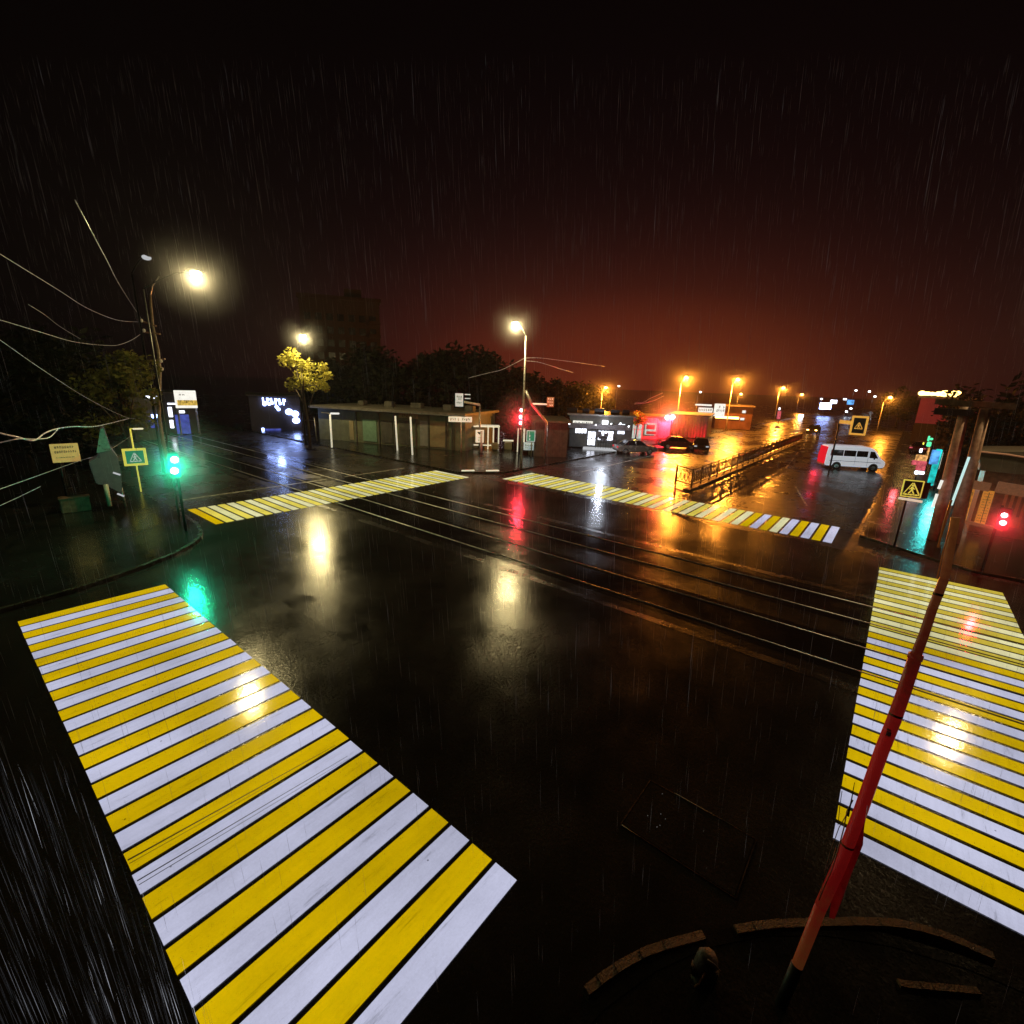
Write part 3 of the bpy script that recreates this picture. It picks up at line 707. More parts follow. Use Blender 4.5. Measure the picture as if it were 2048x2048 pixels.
# wrap of dark red sheeting, open like a split sleeve
wl = [P(x, y, d)-pp[0] for x, y, d in [(1734, 1612, 5.08), (1728, 1660, 5.12), (1726, 1690, 5.14), (1716, 1715, 5.17), (1700, 1755, 5.22), (1684, 1800, 5.28), (1668, 1838, 5.33)]]
wr = [P(x, y, d)-pp[0] for x, y, d in [(1728, 1613, 5.22), (1716, 1640, 5.25), (1700, 1680, 5.3), (1688, 1722, 5.34), (1672, 1765, 5.38), (1662, 1805, 5.42), (1658, 1836, 5.42)]]
b = MB()
va = [b.bm.verts.new(v) for v in wl]; vb = [b.bm.verts.new((x+y)/2+Vector((.02, -.03, .0))) for x, y in zip(wl, wr)]; vc = [b.bm.verts.new(v) for v in wr]
for i in range(len(va)-1):
    b.bm.faces.new((va[i], va[i+1], vb[i+1], vb[i])); b.bm.faces.new((vb[i], vb[i+1], vc[i+1], vc[i]))
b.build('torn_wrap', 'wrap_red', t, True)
wr2 = [P(x, y, d)-pp[0] for x, y, d in [(1706, 1600, 5.1), (1694, 1622, 5.1), (1688, 1655, 5.1), (1676, 1700, 5.12), (1663, 1740, 5.16), (1650, 1770, 5.22), (1638, 1800, 5.3)]]
b = MB(); b.tube(wr2, .006, 6); b.tube([P(1696, 1624, 5.0)-pp[0], P(1678, 1655, 5.0)-pp[0], P(1662, 1700, 5.05)-pp[0], P(1650, 1742, 5.1)-pp[0], P(1640, 1790, 5.2)-pp[0]], .004, 6)
b.tube([P(1672, 1696, 5.05)-pp[0], P(1664, 1722, 5.06)-pp[0], P(1654, 1738, 5.08)-pp[0]], .004, 6); b.build('loose_cable', 'pink_cable', t, True)
b = MB(); b.tube([P(1709, 1565, 4.95)-pp[0], P(1703, 1600, 4.98)-pp[0], P(1696, 1632, 5.02)-pp[0]], [.003, .006, .012], 6); b.tube([P(1684, 1582, 4.95)-pp[0], P(1680, 1610, 4.98)-pp[0], P(1676, 1650, 5.02)-pp[0]], .003, 6); b.build('zip_tie', 'rubber', t, True)
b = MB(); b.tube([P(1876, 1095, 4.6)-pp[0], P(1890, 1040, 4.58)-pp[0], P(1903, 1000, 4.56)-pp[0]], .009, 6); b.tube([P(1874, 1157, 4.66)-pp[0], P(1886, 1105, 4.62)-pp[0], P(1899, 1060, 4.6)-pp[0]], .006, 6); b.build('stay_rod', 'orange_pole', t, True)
# clamp ring at the foot
b = MB()
for rr_, z in ((.16, .02), (.13, .06)):
    b.tube([(rr_*math.cos(a), rr_*math.sin(a), z) for a in [k*PI/10 for k in range(2, 20)]], .022, 8)
b.build('foot_clamp', 'rust', t, True)
# concrete stub with a pale sliver modelled as its highlight
base = G(1402, 1968); rz = face(base)
t = thing('concrete_stub', 'broken grey concrete stub with a pale painted highlight at its tip between the kerb stones', 'concrete post', base, rz)
b = MB(); b.tube([(0, 0, 0), (.01, 0, .12), (-.01, 0, .3), (.02, .01, .42), (.03, .0, .5)], [.13, .15, .12, .13, .09], 9); b.build('shaft', 'stub', t, True)
b = MB(); b.box((.11, .02, .16), (.07, .1, .34), ry=.12, bev=.02); b.box((-.1, .0, .13), (.06, .12, .27), ry=-.1, bev=.02); b.build('side_slab', 'stub', t)
b = MB(); b.tube([(.02, -.07, .53), (.1, -.05, .50), (.17, -.05, .45)], [.006, .004, .002], 6); b.build('edge_highlight', 'pale_post', t, True)
b = MB(); b.tube([(-.08, -.14, .06), (-.02, -.15, .2), (.02, -.14, .4)], .012, 6); b.build('bent_bar', 'rust', t)

# ------------------------------------------------------------------ twin poles with crossbeam, right side
ba = Vector((30.9, -2.35, .1)); bb_ = Vector((29.6, -3.55, .1)); rz = face(ba)
t = thing('twin_pole_frame', 'pair of thick concrete poles under a dark crossbeam at the right edge', 'utility pole', ba, rz)
ta, za = on(ba, rz, 1930, 818); tb, zb = on(ba, rz, 1970, 822)
ra, _ = on(ba, rz, 1868, 1075); rb_, _ = on(ba, rz, 1905, 1085)
b = MB(); b.tube([(ra, 0, 0), (ta, 0, za)], [.27, .2], 14); b.build('pole', 'concrete', t, True)
b = MB(); b.tube([(rb_, .2, 0), (tb, .2, zb)], [.27, .2], 14); b.build('pole', 'concrete', t, True)
xl, zl = on(ba, rz, 1868, 812); xr, zr = on(ba, rz, 2030, 824)
b = MB(); b.box(((xl+xr)/2, .1, (zl+zr)/2+.12), (xr-xl, .34, .26), ry=-math.atan2(zr-zl, xr-xl)); b.build('crossbeam', 'wood', t)
xl, zl = on(ba, rz, 1870, 818); xr, zr = on(ba, rz, 1945, 830)
b = MB(); b.box(((xl+xr)/2, -.2, (zl+zr)/2-.1), (xr-xl, .5, .3)); b.build('junction_box', 'rubber', t)
xa, za = on(ba, rz, 1937, 917); xb, zb = on(ba, rz, 1902, 1012); xc, zc = on(ba, rz, 1873, 1098)
b = MB(); b.tube([(xa, -.35, za), (xb, -.35, zb)], .05, 8); b.build('light_tube', 'tube_mint', t, True)
b = MB(); b.tube([(xb, -.35, zb-.03), (xc, -.35, max(zc, 0))], .04, 8); b.build('conduit', 'galv', t, True)
for (p0, p1) in [((1885, 963), (1878, 980)), ((1875, 990), (1866, 1016))]:
    xa, za = on(ba, rz, *p0); xb, zb = on(ba, rz, *p1)
    b = MB(); b.tube([(xa-.02, -.34, za), (xb-.02, -.34, zb)], .06, 8); b.build('reflector', 'reflector', t, True)

# poster kiosk behind it
kl = Vector((34.2, -5.4, .1)); rz = face(kl)+.12
t = thing('poster_kiosk', 'low kiosk with orange posters and lit timber fascia at the right edge', 'kiosk', kl, rz)
def kr(px0, py0, px1, py1): 
    a, c = on(kl, rz, px0, py1), on(kl, rz, px1, py0); return a[0], a[1]-.1, c[0], c[1]-.1
x0, z0, x1, z1 = kr(1925, 955, 2120, 1098)
b = MB(); b.box(((x0+x1)/2, 1.6, z1/2), (x1-x0, 3, max(z1, 1)), bev=.03); b.build('wall', 'wood', t)
xr0, zr0 = on(kl, rz, 1955, 905); 
b = MB(); b.prism([(x0-.3, z1), (x1+.3, z1), (x1+.3, z1+.35), (xr0+2.4, zr0+.25), (xr0, zr0), (x0-.3, z1+.25)], -.5, 3.2); rf = b.build('roof', 'wall_dark', t)
b = MB(); b.tube([(xr0, -.52, zr0), (xr0+1.1, -.52, zr0-.03), (xr0+3.5, -.52, zr0-.3)], .05, 6); b.build('roof_edge', 'timber_lit', rf)
for q in [(1932, 965, 1983, 976), (1989, 971, 2060, 985)]:
    a = kr(*q); b = MB(); b.box(((a[0]+a[2])/2, -.1, (a[1]+a[3])/2), (a[2]-a[0], .2, a[3]-a[1]), ry=.07, bev=.02); b.build('fascia_beam', 'timber_lit', t)
for i, (q, mt) in enumerate([((1916, 980, 1957, 1041), 'poster'), ((1943, 983, 1990, 1046), 'poster'), ((1992, 986, 2060, 1050), 'poster_dim')]):
    a = kr(*q); w = a[2]-a[0]; h = a[3]-a[1]
    if i == 1: a = (a[0]+w*.18, a[1], a[2], a[3]); w *= .82
    if i == 0: a = (a[0]+.15, a[1], a[2]-w*.3, a[3]); w = a[2]-a[0]
    b = MB(); b.box(((a[0]+a[2])/2, .02, (a[1]+a[3])/2), (w, .06, h)); po = b.build('poster', mt, t)
    b = MB()
    if i == 0:
        for k, f in enumerate((.86, .68, .5, .32)): glyphs(b, a[0]+w*.25, a[0]+w*.8, a[1]+h*f, h*.13, -.02, 2, 60+k)
        b.box(((a[0]+a[2])/2, -.02, a[1]+h*.18), (w*.7, .006, h*.03)); b.box(((a[0]+a[2])/2, -.02, a[1]+h*.1), (w*.7, .006, h*.05))
    elif i == 1:
        for k in range(11): glyphs(b, a[0]+w*.12, a[2]-w*.1, a[1]+h*(.1+k*.08), h*.035, -.02, 9, 80+k)
        b.box((a[0]+w*.55, -.022, a[1]+h*.5), (.03, .006, h*.9))
    else:
        for k in range(3): b.box((a[0]+w*(.2+.3*k), -.02, a[1]+h*.6), (.12, .006, h*.6))
    b.build('lettering', 'ink_brown', po)
a = kr(1925, 1045, 2010, 1056); b = MB(); b.box(((a[0]+a[2])/2, -.12, (a[1]+a[3])/2), (a[2]-a[0], .14, .16), ry=.09); b.build('counter_edge', 'timber_lit', t)

# ------------------------------------------------------------------ roadside neon cluster right of the van
def lit_board(label, base, quads, name, cat, group=None, rzo=0, post=True):
    """quads: list of (px0, py0, px1, py1, material, partname)"""
    rz = face(base)+rzo
    t = thing(name, label, cat, base, rz, group)
    zmin = 9
    for k, (a0, b0, a1, b1, mt, pn) in enumerate(quads):
        (x0, z0), (x1, z1) = on(base, rz, a0, b1), on(base, rz, a1, b0)
        b = MB(); b.box(((x0+x1)/2, -.01*k, (z0+z1)/2-base[2]), (abs(x1-x0), .16, max(.05, z1-z0)), bev=min(.04, abs(x1-x0)*.2, abs(z1-z0)*.2)); b.build(pn, mt, t); zmin = min(zmin, z0)
    if post and zmin > .15:
        (x0, _), (x1, _) = on(base, rz, quads[0][0], quads[0][3]), on(base, rz, quads[0][2], quads[0][3])
        b = MB(); b.tube([((x0+x1)/2, .1, 0), ((x0+x1)/2, .1, zmin-base[2]+.3)], .07, 8); b.build('post', 'dark_metal', t, True)
    return t
ne = Vector((49.5, -3.1, .1))
t = lit_board('tall cyan and blue lit advertising lightbox left of the twin poles', Vector((48.0, -3.6, .1)), [(1853, 899, 1886, 970, 'em_cyan', 'panel'), (1857, 901, 1884, 928, 'em_sky', 'panel_top'), (1878, 905, 1886, 938, 'em_mint', 'panel_edge')], 'lightbox', 'lightbox')
lit_board('green neon shop sign above the cyan lightbox', Vector((50.5, -2.8, .1)), [(1852, 884, 1864, 893, 'em_green', 'lower_figure'), (1854, 872, 1861, 882, 'em_green', 'upper_figure'), (1859, 876, 1867, 880, 'em_green', 'arm_figure'), (1845, 885, 1849, 889, 'em_yellow', 'dot')], 'neon_sign', 'neon sign')
lit_board('orange lit shop board with pale rows left of the cyan lightbox', Vector((50.5, -2.4, .1)), [(1851, 895, 1861, 918, 'em_orange', 'tall_panel'), (1829, 911, 1856, 922, 'em_orange', 'menu_panel'), (1838, 897, 1846, 905, 'em_white', 'round_lamp')], 'shop_board', 'shop sign')
lit_board('red lit street stall with pink boards below the orange board', Vector((50, -2.0, .1)), [(1822, 923, 1855, 929, 'em_pink', 'upper_board'), (1830, 932, 1852, 940, 'em_pink', 'middle_board'), (1828, 943, 1850, 948, 'em_white', 'lower_board'), (1832, 949, 1856, 960, 'wall_dark', 'counter')], 'market_stall', 'stall')
point_light('stall_light', (48.5, -.5, 1.2), (1, .1, .12), 60, .2)
point_light('lightbox_light', (46.2, -2.9, 1.8), (.1, .95, .9), 320, .4)
# red building with golden roof lights, far right
rb = Vector((97, -9, .0)); rz = face(rb)
t = thing('roadside_building', 'red lit low building with golden lights along its roof', 'building', rb, rz)
(x0, z0), (x1, z1) = on(rb, rz, 1829, 848), on(rb, rz, 1960, 800)
b = MB(); b.box(((x0+x1)/2, 4, z1/2), (x1-x0, 8, z1)); b.build('wall', paint('red_lit_wall', (.16, .03, .03), .5, 0, .3, .4, 0, em=(.4, .03, .05), ems=.13), t)  # red light put into the wall as its own emission
b = MB(); b.box(((x0+x1)/2, 3.9, z1+.15), (x1-x0+.6, 8.6, .28)); b.build('roof', 'roof', t)
b = MB()
for f in [i/17 for i in range(18)]:
    s = .25+.5*random.random()*(1 if f > .5 else .5)
    b.sphere((x0+(x1-x0)*f*.62, -.4, z1+.5+s*.4), s*.75, (1.3, .5, 1), 8, 6)
b.build('roof_light', 'em_gold', t)
b = MB(); b.box(((x0+x1)/2, -.08, z1*.22), (x1-x0+.1, .12, z1*.44)); b.build('ground_floor', 'block', t)
b = MB(); b.box((x0+(x1-x0)*.72, -.16, z1*.72), ((x1-x0)*.5, .1, z1*.3)); b.build('awning', 'wall_dark', t)
point_light('roof_glow', P(1880, 790, 92), (1, .6, .2), 700, .5)

# ------------------------------------------------------------------ buildings
# long single-storey row on the far left of the far corner
A = Vector((34.5, 33.4, .1)); rz = math.atan2(-13.15, 4.62)
t = thing('shop_row', 'long low shuttered shop row with flat roof across the far corner', 'building', A, rz)
def q4(px0, py0, px1, py1):
    a, c = on(A, rz, px0, py1), on(A, rz, px1, py0); return a[0], a[1]-.1, c[0], c[1]-.1
xL = on(A, rz, 640, 880)[0]; xR = on(A, rz, 930, 905)[0]; H_ = 3.5
b = MB(); b.box(((xL+xR)/2, 4, H_/2), (xR-xL, 8, H_)); b.build('wall', 'wall_olive', t)
b = MB(); b.box(((xL+xR)/2, 3.7, H_+.14), (xR-xL+.8, 9.2, .26), bev=.03); rf = b.build('roof', 'roof', t)
b = MB(); b.box(((xL+xR)/2, -.94, H_+.05), (xR-xL+.8, .06, .12)); b.build('gutter', 'galv', rf)
for q, mt in [((701, 842, 707, 882), 'shutter_tan'), ((728, 840, 753, 884), 'shutter_green'), ((764, 842, 785, 888), 'wall_dark'), ((800, 842, 820, 892), 'wall_dark'), ((841, 842, 856, 893), 'shutter_grey'), ((861, 843, 891, 897), 'shutter_tan')]:
    a = q4(*q); z0 = max(a[1], .2); z1 = min(a[3], H_-.4)
    b = MB(); b.box(((a[0]+a[2])/2, -.03, (z0+z1)/2), (a[2]-a[0], .1, z1-z0))
    sh = b.build('shutter', mt, t)
    b = MB(); n = 9
    for i in range(n): b.box(((a[0]+a[2])/2, -.085, z0+(z1-z0)*(i+.5)/n), (a[2]-a[0]-.1, .02, .05))
    b.build('shutter_ribs', mt, sh)
b = MB()
for q in (715, 760, 790, 832, 858, 893, 905):
    x = on(A, rz, q, 880)[0]; b.box((x, -.06, H_/2-.1), (.12, .14, H_-.25))
b.build('wall_pilaster', 'wall_dark', t)
b = MB()
for px in (690, 742, 800, 868, 912):
    x = on(A, rz, px, 820)[0]; b.box((x, 2+random.random()*2, H_+.55), (random.uniform(.6, 1.4), .8, random.uniform(.4, .8)), bev=.05)
b.build('roof_vent', 'wall_dark', rf)
b = MB(); x = on(A, rz, 776, 820)[0]; b.tube([(x, 1, H_), (x, 1, H_+2.2)], .03, 6); b.box((x, 1, H_+2.0), (.9, .04, .04)); b.box((x, 1, H_+1.7), (.6, .04, .04)); b.build('aerial', 'dark_metal', rf)
b = MB(); xa = on(A, rz, 800, 880)[0]; xb = on(A, rz, 838, 880)[0]; b.box(((xa+xb)/2, -.12, H_-.3), (xb-xa, .08, .5), bev=.02); fs = b.build('fascia_sign', 'shutter_tan', t)
b = MB(); glyphs(b, xa+.2, xb-.2, H_-.3, .28, -.165, 9, 55); b.build('lettering', 'ink_brown', fs)
# slim lamp and bollard-like posts before it
base = G(664, 897); base.z = .1; rzz = face(base)
lt = thing('short_lamp_post', 'short lamp post with a flat white head before the shop row', 'lamp post', base, rzz)
xh, zh = on(base, rzz, 660, 829); xe, ze = on(base, rzz, 679, 827)
b = MB(); b.tube([(0, 0, 0), (xh, 0, zh-.1)], .085, 8); b.build('pole', 'sign_cream', lt, True)
b = MB(); b.box(((xh+xe)/2, 0, zh), (xe-xh, .4, .16), bev=.05); b.build('lamp_head', 'reflector', lt)
b = MB(); b.tube([(xh, 0, zh), (xh-.8, 0, zh+.08)], .04, 6); b.build('arm', 'galv', lt)
for (px, pb, pt, mt, lab) in [(795, 903, 835, 'sign_cream', 'slim pale post before the dark shutter of the shop row'), (825, 912, 837, 'sign_cream', 'slim pale post right of the other, tallest of the pair'), (757, 886, 838, 'galv', 'grey post beside the green shutter'), (634, 884, 838, 'galv', 'bluish grey post left of the short lamp post')]:
    base = G(px, pb); base.z = .1; rzz = face(base); _, zt = on(base, rzz, px, pt)
    pt_ = thing('slim_post', lab, 'post', base, rzz, 'slim posts before the shop row')
    b = MB(); b.tube([(0, 0, 0), (-.06, 0, zt*.5), (-.1, 0, zt)], .08 if mt != 'galv' else .06, 8); b.build('shaft', mt, pt_, True)
    b = MB(); b.sphere((-.1, 0, zt), .09, (1, 1, .6), 8, 5); b.build('cap', mt, pt_, True)

# bus shelter frame
base = G(960, 900); base.z = .1; rzz = face(base)
t = thing('bus_shelter', 'open bus shelter frame with cream posts and rails on the far corner', 'bus shelter', base, rzz)
def bs(px, py): x, z = on(base, rzz, px, py); return x, z-.1
zt = bs(960, 853)[1]
b = MB(); x0 = bs(923, 853)[0]; x1 = bs(998, 852)[0]; b.box(((x0+x1)/2, .0, zt), (x1-x0, .1, .12)); b.box(((x0+x1)/2, .9, zt+.02), (x1-x0+.2, 1.9, .05)); b.build('roof_frame', 'sign_cream', t)
b = MB(); b.box(((x0+x1)/2, .02, .42), (x1-x0, .08, .12)); b.build('bottom_rail', 'sign_cream', t)
for px in (923, 976, 986.5, 997): 
    x = bs(px, 880)[0]; b = MB(); b.box((x, 0, zt/2), (.13, .11, zt)); b.build('post', 'sign_cream', t)
b = MB(); b.box((bs(942, 870)[0], .6, zt/2), (.08, .08, zt)); b.build('post', 'galv', t)
b = MB(); b.box((bs(903, 870)[0], .3, zt/2), (1.0, .2, zt+.5)); b.build('side_panel', 'wood', t)
b = MB(); b.box(((x0+x1)/2+.6, .9, .45), ((x1-x0)*.6, .45, .08)); b.build('bench', 'wood', t)
# concrete blocks beside it
for px, py, lab in [(990, 899, 'rounded lit concrete block under the right end of the bus shelter'), (1016, 898, 'flat topped lit concrete block right of the bus shelter')]:
    p = G(px, py+3); p.z = .1
    tt = thing('concrete_block', lab, 'concrete block', p, face(p), 'lit concrete blocks')
    b = MB(); b.box((0, 0, .38), (.8, .6, .76), bev=.12 if px < 1000 else .05); b.build('body', 'shutter_tan', tt)
    if px > 1000:
        b = MB(); b.box((0, 0, .95), (1.1, .7, .1), bev=.02); b.build('lid', 'sign_cream', tt)
for px, lab in [(936, 'white painted kerb stone on the far corner, left one'), (985, 'white painted kerb stone on the far corner, right one')]:
    p0 = G(px-13, 945); p1 = G(px+13, 944.5); c = (p0+p1)/2; rzz = math.atan2(p1.y-p0.y, p1.x-p0.x)
    b = MB(); b.box((0, 0, .09), ((p1-p0).length, .22, .2), bev=.03); o = b.build('kerb_stone', 'sign_cream'); o.location = c; o.rotation_euler.z = rzz
    tag(o, lab, 'kerb stone', 'white kerb stones on the far corner')

def block(label, base, rzz, px, H, D, wall, name='building', roofm='roof', xpad=0):
    t = thing(name, label, 'building', base, rzz)
    x0 = on(base, rzz, px[0], px[2])[0]; x1 = on(base, rzz, px[1], px[2])[0]
    b = MB(); b.box(((x0+x1)/2, D/2, H/2), (x1-x0, D, H)); b.build('wall', wall, t)
    b = MB(); b.box(((x0+x1)/2, D/2-.15, H+.1), (x1-x0+.5, D+.8, .18)); b.build('roof', roofm, t)
    return t, x0, x1
# metal shed with sagging roof line behind the far corner
base = Vector((38.5, 25.6, .1)); rzz = face(base)+.1
t, x0, x1 = block('dark grey clad shed right of the far corner lamp pole', base, rzz, (1068, 1134, 900), 3.3, 7, 'metal_clad', 'clad_shed')
b = MB()
for i in range(14): b.box((x0+(x1-x0)*(i+.5)/14, -.03, 1.6), (.05, .05, 3.1))
b.build('cladding_ribs', 'metal_clad', t)
# white lit shop
rr_shop = random.Random(12)
base = Vector((47.5, 26.6, .1)); rzz = face(base)
t, x0, x1 = block('small shop with white lit front and steps, right of the clad shed', base, rzz, (1136, 1262, 890), 3.6, 7, 'wall_dark', 'lit_shop')
def rq(mt, name, a, parent, y=-.06, th=.1, bs_=base, rr=rzz):
    (xa, za), (xb, zb) = on(bs_, rr, a[0], a[3]), on(bs_, rr, a[2], a[1])
    b = MB(); b.box(((xa+xb)/2, y, (za+zb)/2-bs_[2]), (abs(xb-xa), th, abs(zb-za)), bev=.015); return b.build(name, mt, parent)
rq('em_white', 'lit_window', (1150, 854, 1174, 866), t); rq('em_white', 'lit_doorway', (1174, 863, 1192, 890), t); rq('em_white', 'lit_window', (1195, 862, 1228, 880), t)
rq('em_white', 'lit_window', (1234, 848, 1251, 868), t); rq('wall_dark', 'counter', (1138, 868, 1172, 892), t, -.2, .3)
f = rq('dim_white', 'step', (1166, 896, 1232, 899), t, -.9, 1.4); rq('em_white_hot', 'flood_lamp', (1204, 841, 1216, 851), t, -.3, .2)  # step glows as if lit by the shop
rq('metal_clad', 'canopy', (1138, 850, 1262, 854), t, -.6, 1.2)
b = MB()
for q in [(1150, 854, 1174, 866, 4, 1), (1195, 862, 1228, 880, 5, 1), (1234, 848, 1251, 868, 2, 3), (1174, 863, 1192, 890, 2, 2)]:
    (xa, za), (xb, zb) = on(base, rzz, q[0], q[3]), on(base, rzz, q[2], q[1]); za -= .1; zb -= .1
    for i in range(q[4]+1): b.box((xa+(xb-xa)*i/q[4], -.13, (za+zb)/2), (.07, .05, zb-za+.1))
    for i in range(q[5]+1): b.box(((xa+xb)/2, -.132, za+(zb-za)*i/q[5]), (xb-xa+.1, .05, .07))
b.build('window_bars', 'dark_metal', t)
b = MB()
for k in range(14):
    x, z = on(base, rzz, 1196+rr_shop.uniform(0, 34), 884-rr_shop.uniform(0, 20)); b.box((x, -.3-.04*k, max(.3, z)), (rr_shop.uniform(.2, .5), .1, rr_shop.uniform(.2, .7)), rz=rr_shop.uniform(-.5, .5), bev=.03)
b.build('goods_display', 'metal_clad', t)
b = MB()
for i in range(9):
    x, _ = on(base, rzz, 1192+i*5, 880); b.box((x, -1.0, .75), (.04, .04, 1.3))
xa, _ = on(base, rzz, 1190, 880); xb, _ = on(base, rzz, 1234, 880); b.box(((xa+xb)/2, -1.0, 1.38), (xb-xa, .05, .05)); b.box(((xa+xb)/2, -1.0, .8), (xb-xa, .04, .04))
b.build('railing', 'dark_metal', t)
f = rq('em_poster', 'shop_name_board', (1146, 842, 1186, 849), t, -.5, .1)
(xa, za), (xb, zb) = on(base, rzz, 1149, 845.5), on(base, rzz, 1183, 845.5); b = MB(); glyphs(b, xa, xb, za-.1, .34, -.57, 9, 71); b.build('lettering', 'ink', f)
b = MB()
for px in (1142, 1170, 1198, 1230, 1252): x, z = on(base, rzz, px, 840); b.box((x, 1.5, 4.0+.2*rr_shop.random()), (.5+rr_shop.random(), .7, .6), bev=.05)
b.build('roof_clutter', 'dark_metal', t)
b = MB()
for px, py in ((1140, 846), (1192, 848), (1222, 846), (1240, 845), (1256, 851)): x, z = on(base, rzz, px, py); b.sphere((x, -1.25, z-.1), .07, (1, 1, 1), 8, 6)
b.build('string_light', 'bulb_white', t)
pl = P(1208, 850, 47); point_light('shop_flood', pl, (.75, .84, 1), 520, .2)
# kiosk with mint windows
base = Vector((62.5, 27, .1)); rzz = face(base)+.1
t, x0, x1 = block('white kiosk with mint lit windows left of the red shed', base, rzz, (1258, 1338, 880), 2.9, 6, 'white_paint', 'corner_kiosk')
rq('em_mint', 'lit_window', (1262, 849, 1284, 876), t, bs_=base, rr=rzz); rq('em_mint', 'lit_window', (1289, 847, 1313, 869), t, bs_=base, rr=rzz)
f = rq('shutter_green', 'window_poster', (1292, 850, 1310, 858), t, -.13, .03, base, rzz); rq('shutter_green', 'window_poster', (1292, 863, 1312, 868), t, -.13, .03, base, rzz)
b = MB()
for px in (1269, 1276): x, z = on(base, rzz, px, 862); b.box((x, -.13, z), (.08, .04, 1.8))
x, z = on(base, rzz, 1273, 860); b.box((x, -.131, z), (1.5, .04, .08)); b.build('window_bars', 'white_paint', t)
rq('white_paint', 'wall_panel', (1315, 846, 1336, 876), t, -.05, .06, base, rzz)
# red lit corrugated shed
base = Vector((69.5, 25.2, .1)); rzz = face(base)-.12
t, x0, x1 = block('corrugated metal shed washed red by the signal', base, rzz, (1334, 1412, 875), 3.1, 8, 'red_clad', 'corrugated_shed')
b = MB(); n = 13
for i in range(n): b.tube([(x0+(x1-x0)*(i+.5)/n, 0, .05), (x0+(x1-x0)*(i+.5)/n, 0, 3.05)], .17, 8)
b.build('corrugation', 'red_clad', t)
# tilted white shop boards
base = Vector((80, 25.5, .1))
t = lit_board('two white lit shop boards with dark lettering above the red shed', base, [(1396, 816, 1426, 824, 'em_poster', 'left_board'), (1426, 808, 1452, 832, 'em_poster', 'right_board'), (1390, 809, 1424, 811, 'em_poster', 'top_strip')], 'shop_sign', 'shop sign')
rzz = face(base); b = MB(); (xa, za), (xb, zb) = on(base, rzz, 1429, 815), on(base, rzz, 1450, 815); glyphs(b, xa, xb, za, .4, -.13, 5, 31); (xa, za) = on(base, rzz, 1429, 822); glyphs(b, xa, xb, za, .4, -.13, 6, 32)
(xa, za), (xb, zb) = on(base, rzz, 1398, 820), on(base, rzz, 1424, 820); glyphs(b, xa, xb, za, .35, -.13, 6, 33); b.build('lettering', 'ink', t)
# low building behind the boards
base = Vector((92, 27.5, .1)); rzz = face(base)
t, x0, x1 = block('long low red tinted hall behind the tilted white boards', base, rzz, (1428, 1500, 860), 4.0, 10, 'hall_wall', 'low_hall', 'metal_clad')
rq('em_poster', 'lit_window', (1484, 821, 1492, 826), t, bs_=base, rr=rzz); rq('em_poster', 'lit_window', (1480, 836, 1489, 840), t, bs_=base, rr=rzz)
rq('em_gold', 'eave_light', (1430, 834, 1478, 836), t, -.1, .06, base, rzz); rq('em_pink', 'lit_doorway', (1418, 858, 1428, 866), t, bs_=base, rr=rzz)
# far red pump-like sign and billboards
lit_board('small red lit column sign far down the carriageway', Vector((118, 21, .1)), [(1553, 822, 1563, 838, 'em_pink', 'panel'), (1557, 815, 1561, 820, 'em_white', 'top_lamp')], 'column_sign', 'sign')
lit_board('bright blue and white billboard in the far distance', P(1651, 815, 150)-Vector((0, 0, P(1651, 815, 150).z)), [(1638, 806, 1664, 818, 'em_blue', 'panel'), (1660, 800, 1675, 807, 'em_white', 'upper_panel')], 'billboard', 'billboard', 'far lit billboards')
lit_board('pale blue tilted billboard in the far distance, right of the blue one', P(1700, 808, 160)-Vector((0, 0, P(1700, 808, 160).z)), [(1693, 800, 1709, 809, 'em_sky', 'panel'), (1686, 797, 1694, 800, 'em_white', 'upper_panel')], 'billboard', 'billboard', 'far lit billboards')
lit_board('white lit box sign at the end of the carriageway', Vector((150, 27, .1)), [(1597, 829, 1607, 836, 'em_white_hot', 'panel')], 'box_sign', 'sign')

# left street: blue lit shop, storefront, parked cars
base = Vector((25.5, 63, .1)); rzz = face(base)
t, x0, x1 = block('dark shop with blue lit lettering under the lamp lit tree', base, rzz, (505, 605, 870), 4.2, 8, 'block', 'blue_shop', 'block')
b = MB(); (xa, za), (xb, zb) = on(base, rzz, 523, 803), on(base, rzz, 572, 806)
w = (xb-xa)/6
for i in range(6):
    x = xa+w*(i+.5); z = za+(zb-za)*i/6
    b.box((x-.12*w, -.2, z), (.32*w, .1, .75)); b.box((x+.1*w, -.21, z+(.2 if i % 2 else -.2)), (.55*w, .1, .28))
b.build('sign_letter', 'em_blue', t)
b = MB()
for px, py in ((529, 810), (538, 809), (553, 815), (557, 820)): x, z = on(base, rzz, px, py); b.sphere((x, -.25, z), .2, (1, .5, 1), 8, 6)
b.build('sign_dot', 'em_blue', t)
for px, py in ((578, 825), (590, 829), (592, 842)):
    x, z = on(base, rzz, px, py); b = MB(); b.sphere((x, -.3, z), .42, (1.1, .5, .9), 10, 8); b.build('globe_lamp', 'em_blue', t, True)
rq('em_blue', 'lit_window', (524, 856, 528, 864), t, bs_=base, rr=rzz); rq('em_blue_deep', 'lit_window', (529, 857, 562, 864), t, bs_=base, rr=rzz); rq('em_blue', 'lit_window', (571, 862, 600, 868), t, bs_=base, rr=rzz)
point_light('blue_shop_light', P(555, 830, 52), (.35, .5, 1), 150, .4)
base = Vector((16.5, 64, .1)); rzz = face(base)
t, x0, x1 = block('dark storefront with blue panel behind the lit billboard', base, rzz, (330, 400, 870), 4.4, 7, 'block', 'storefront', 'block')
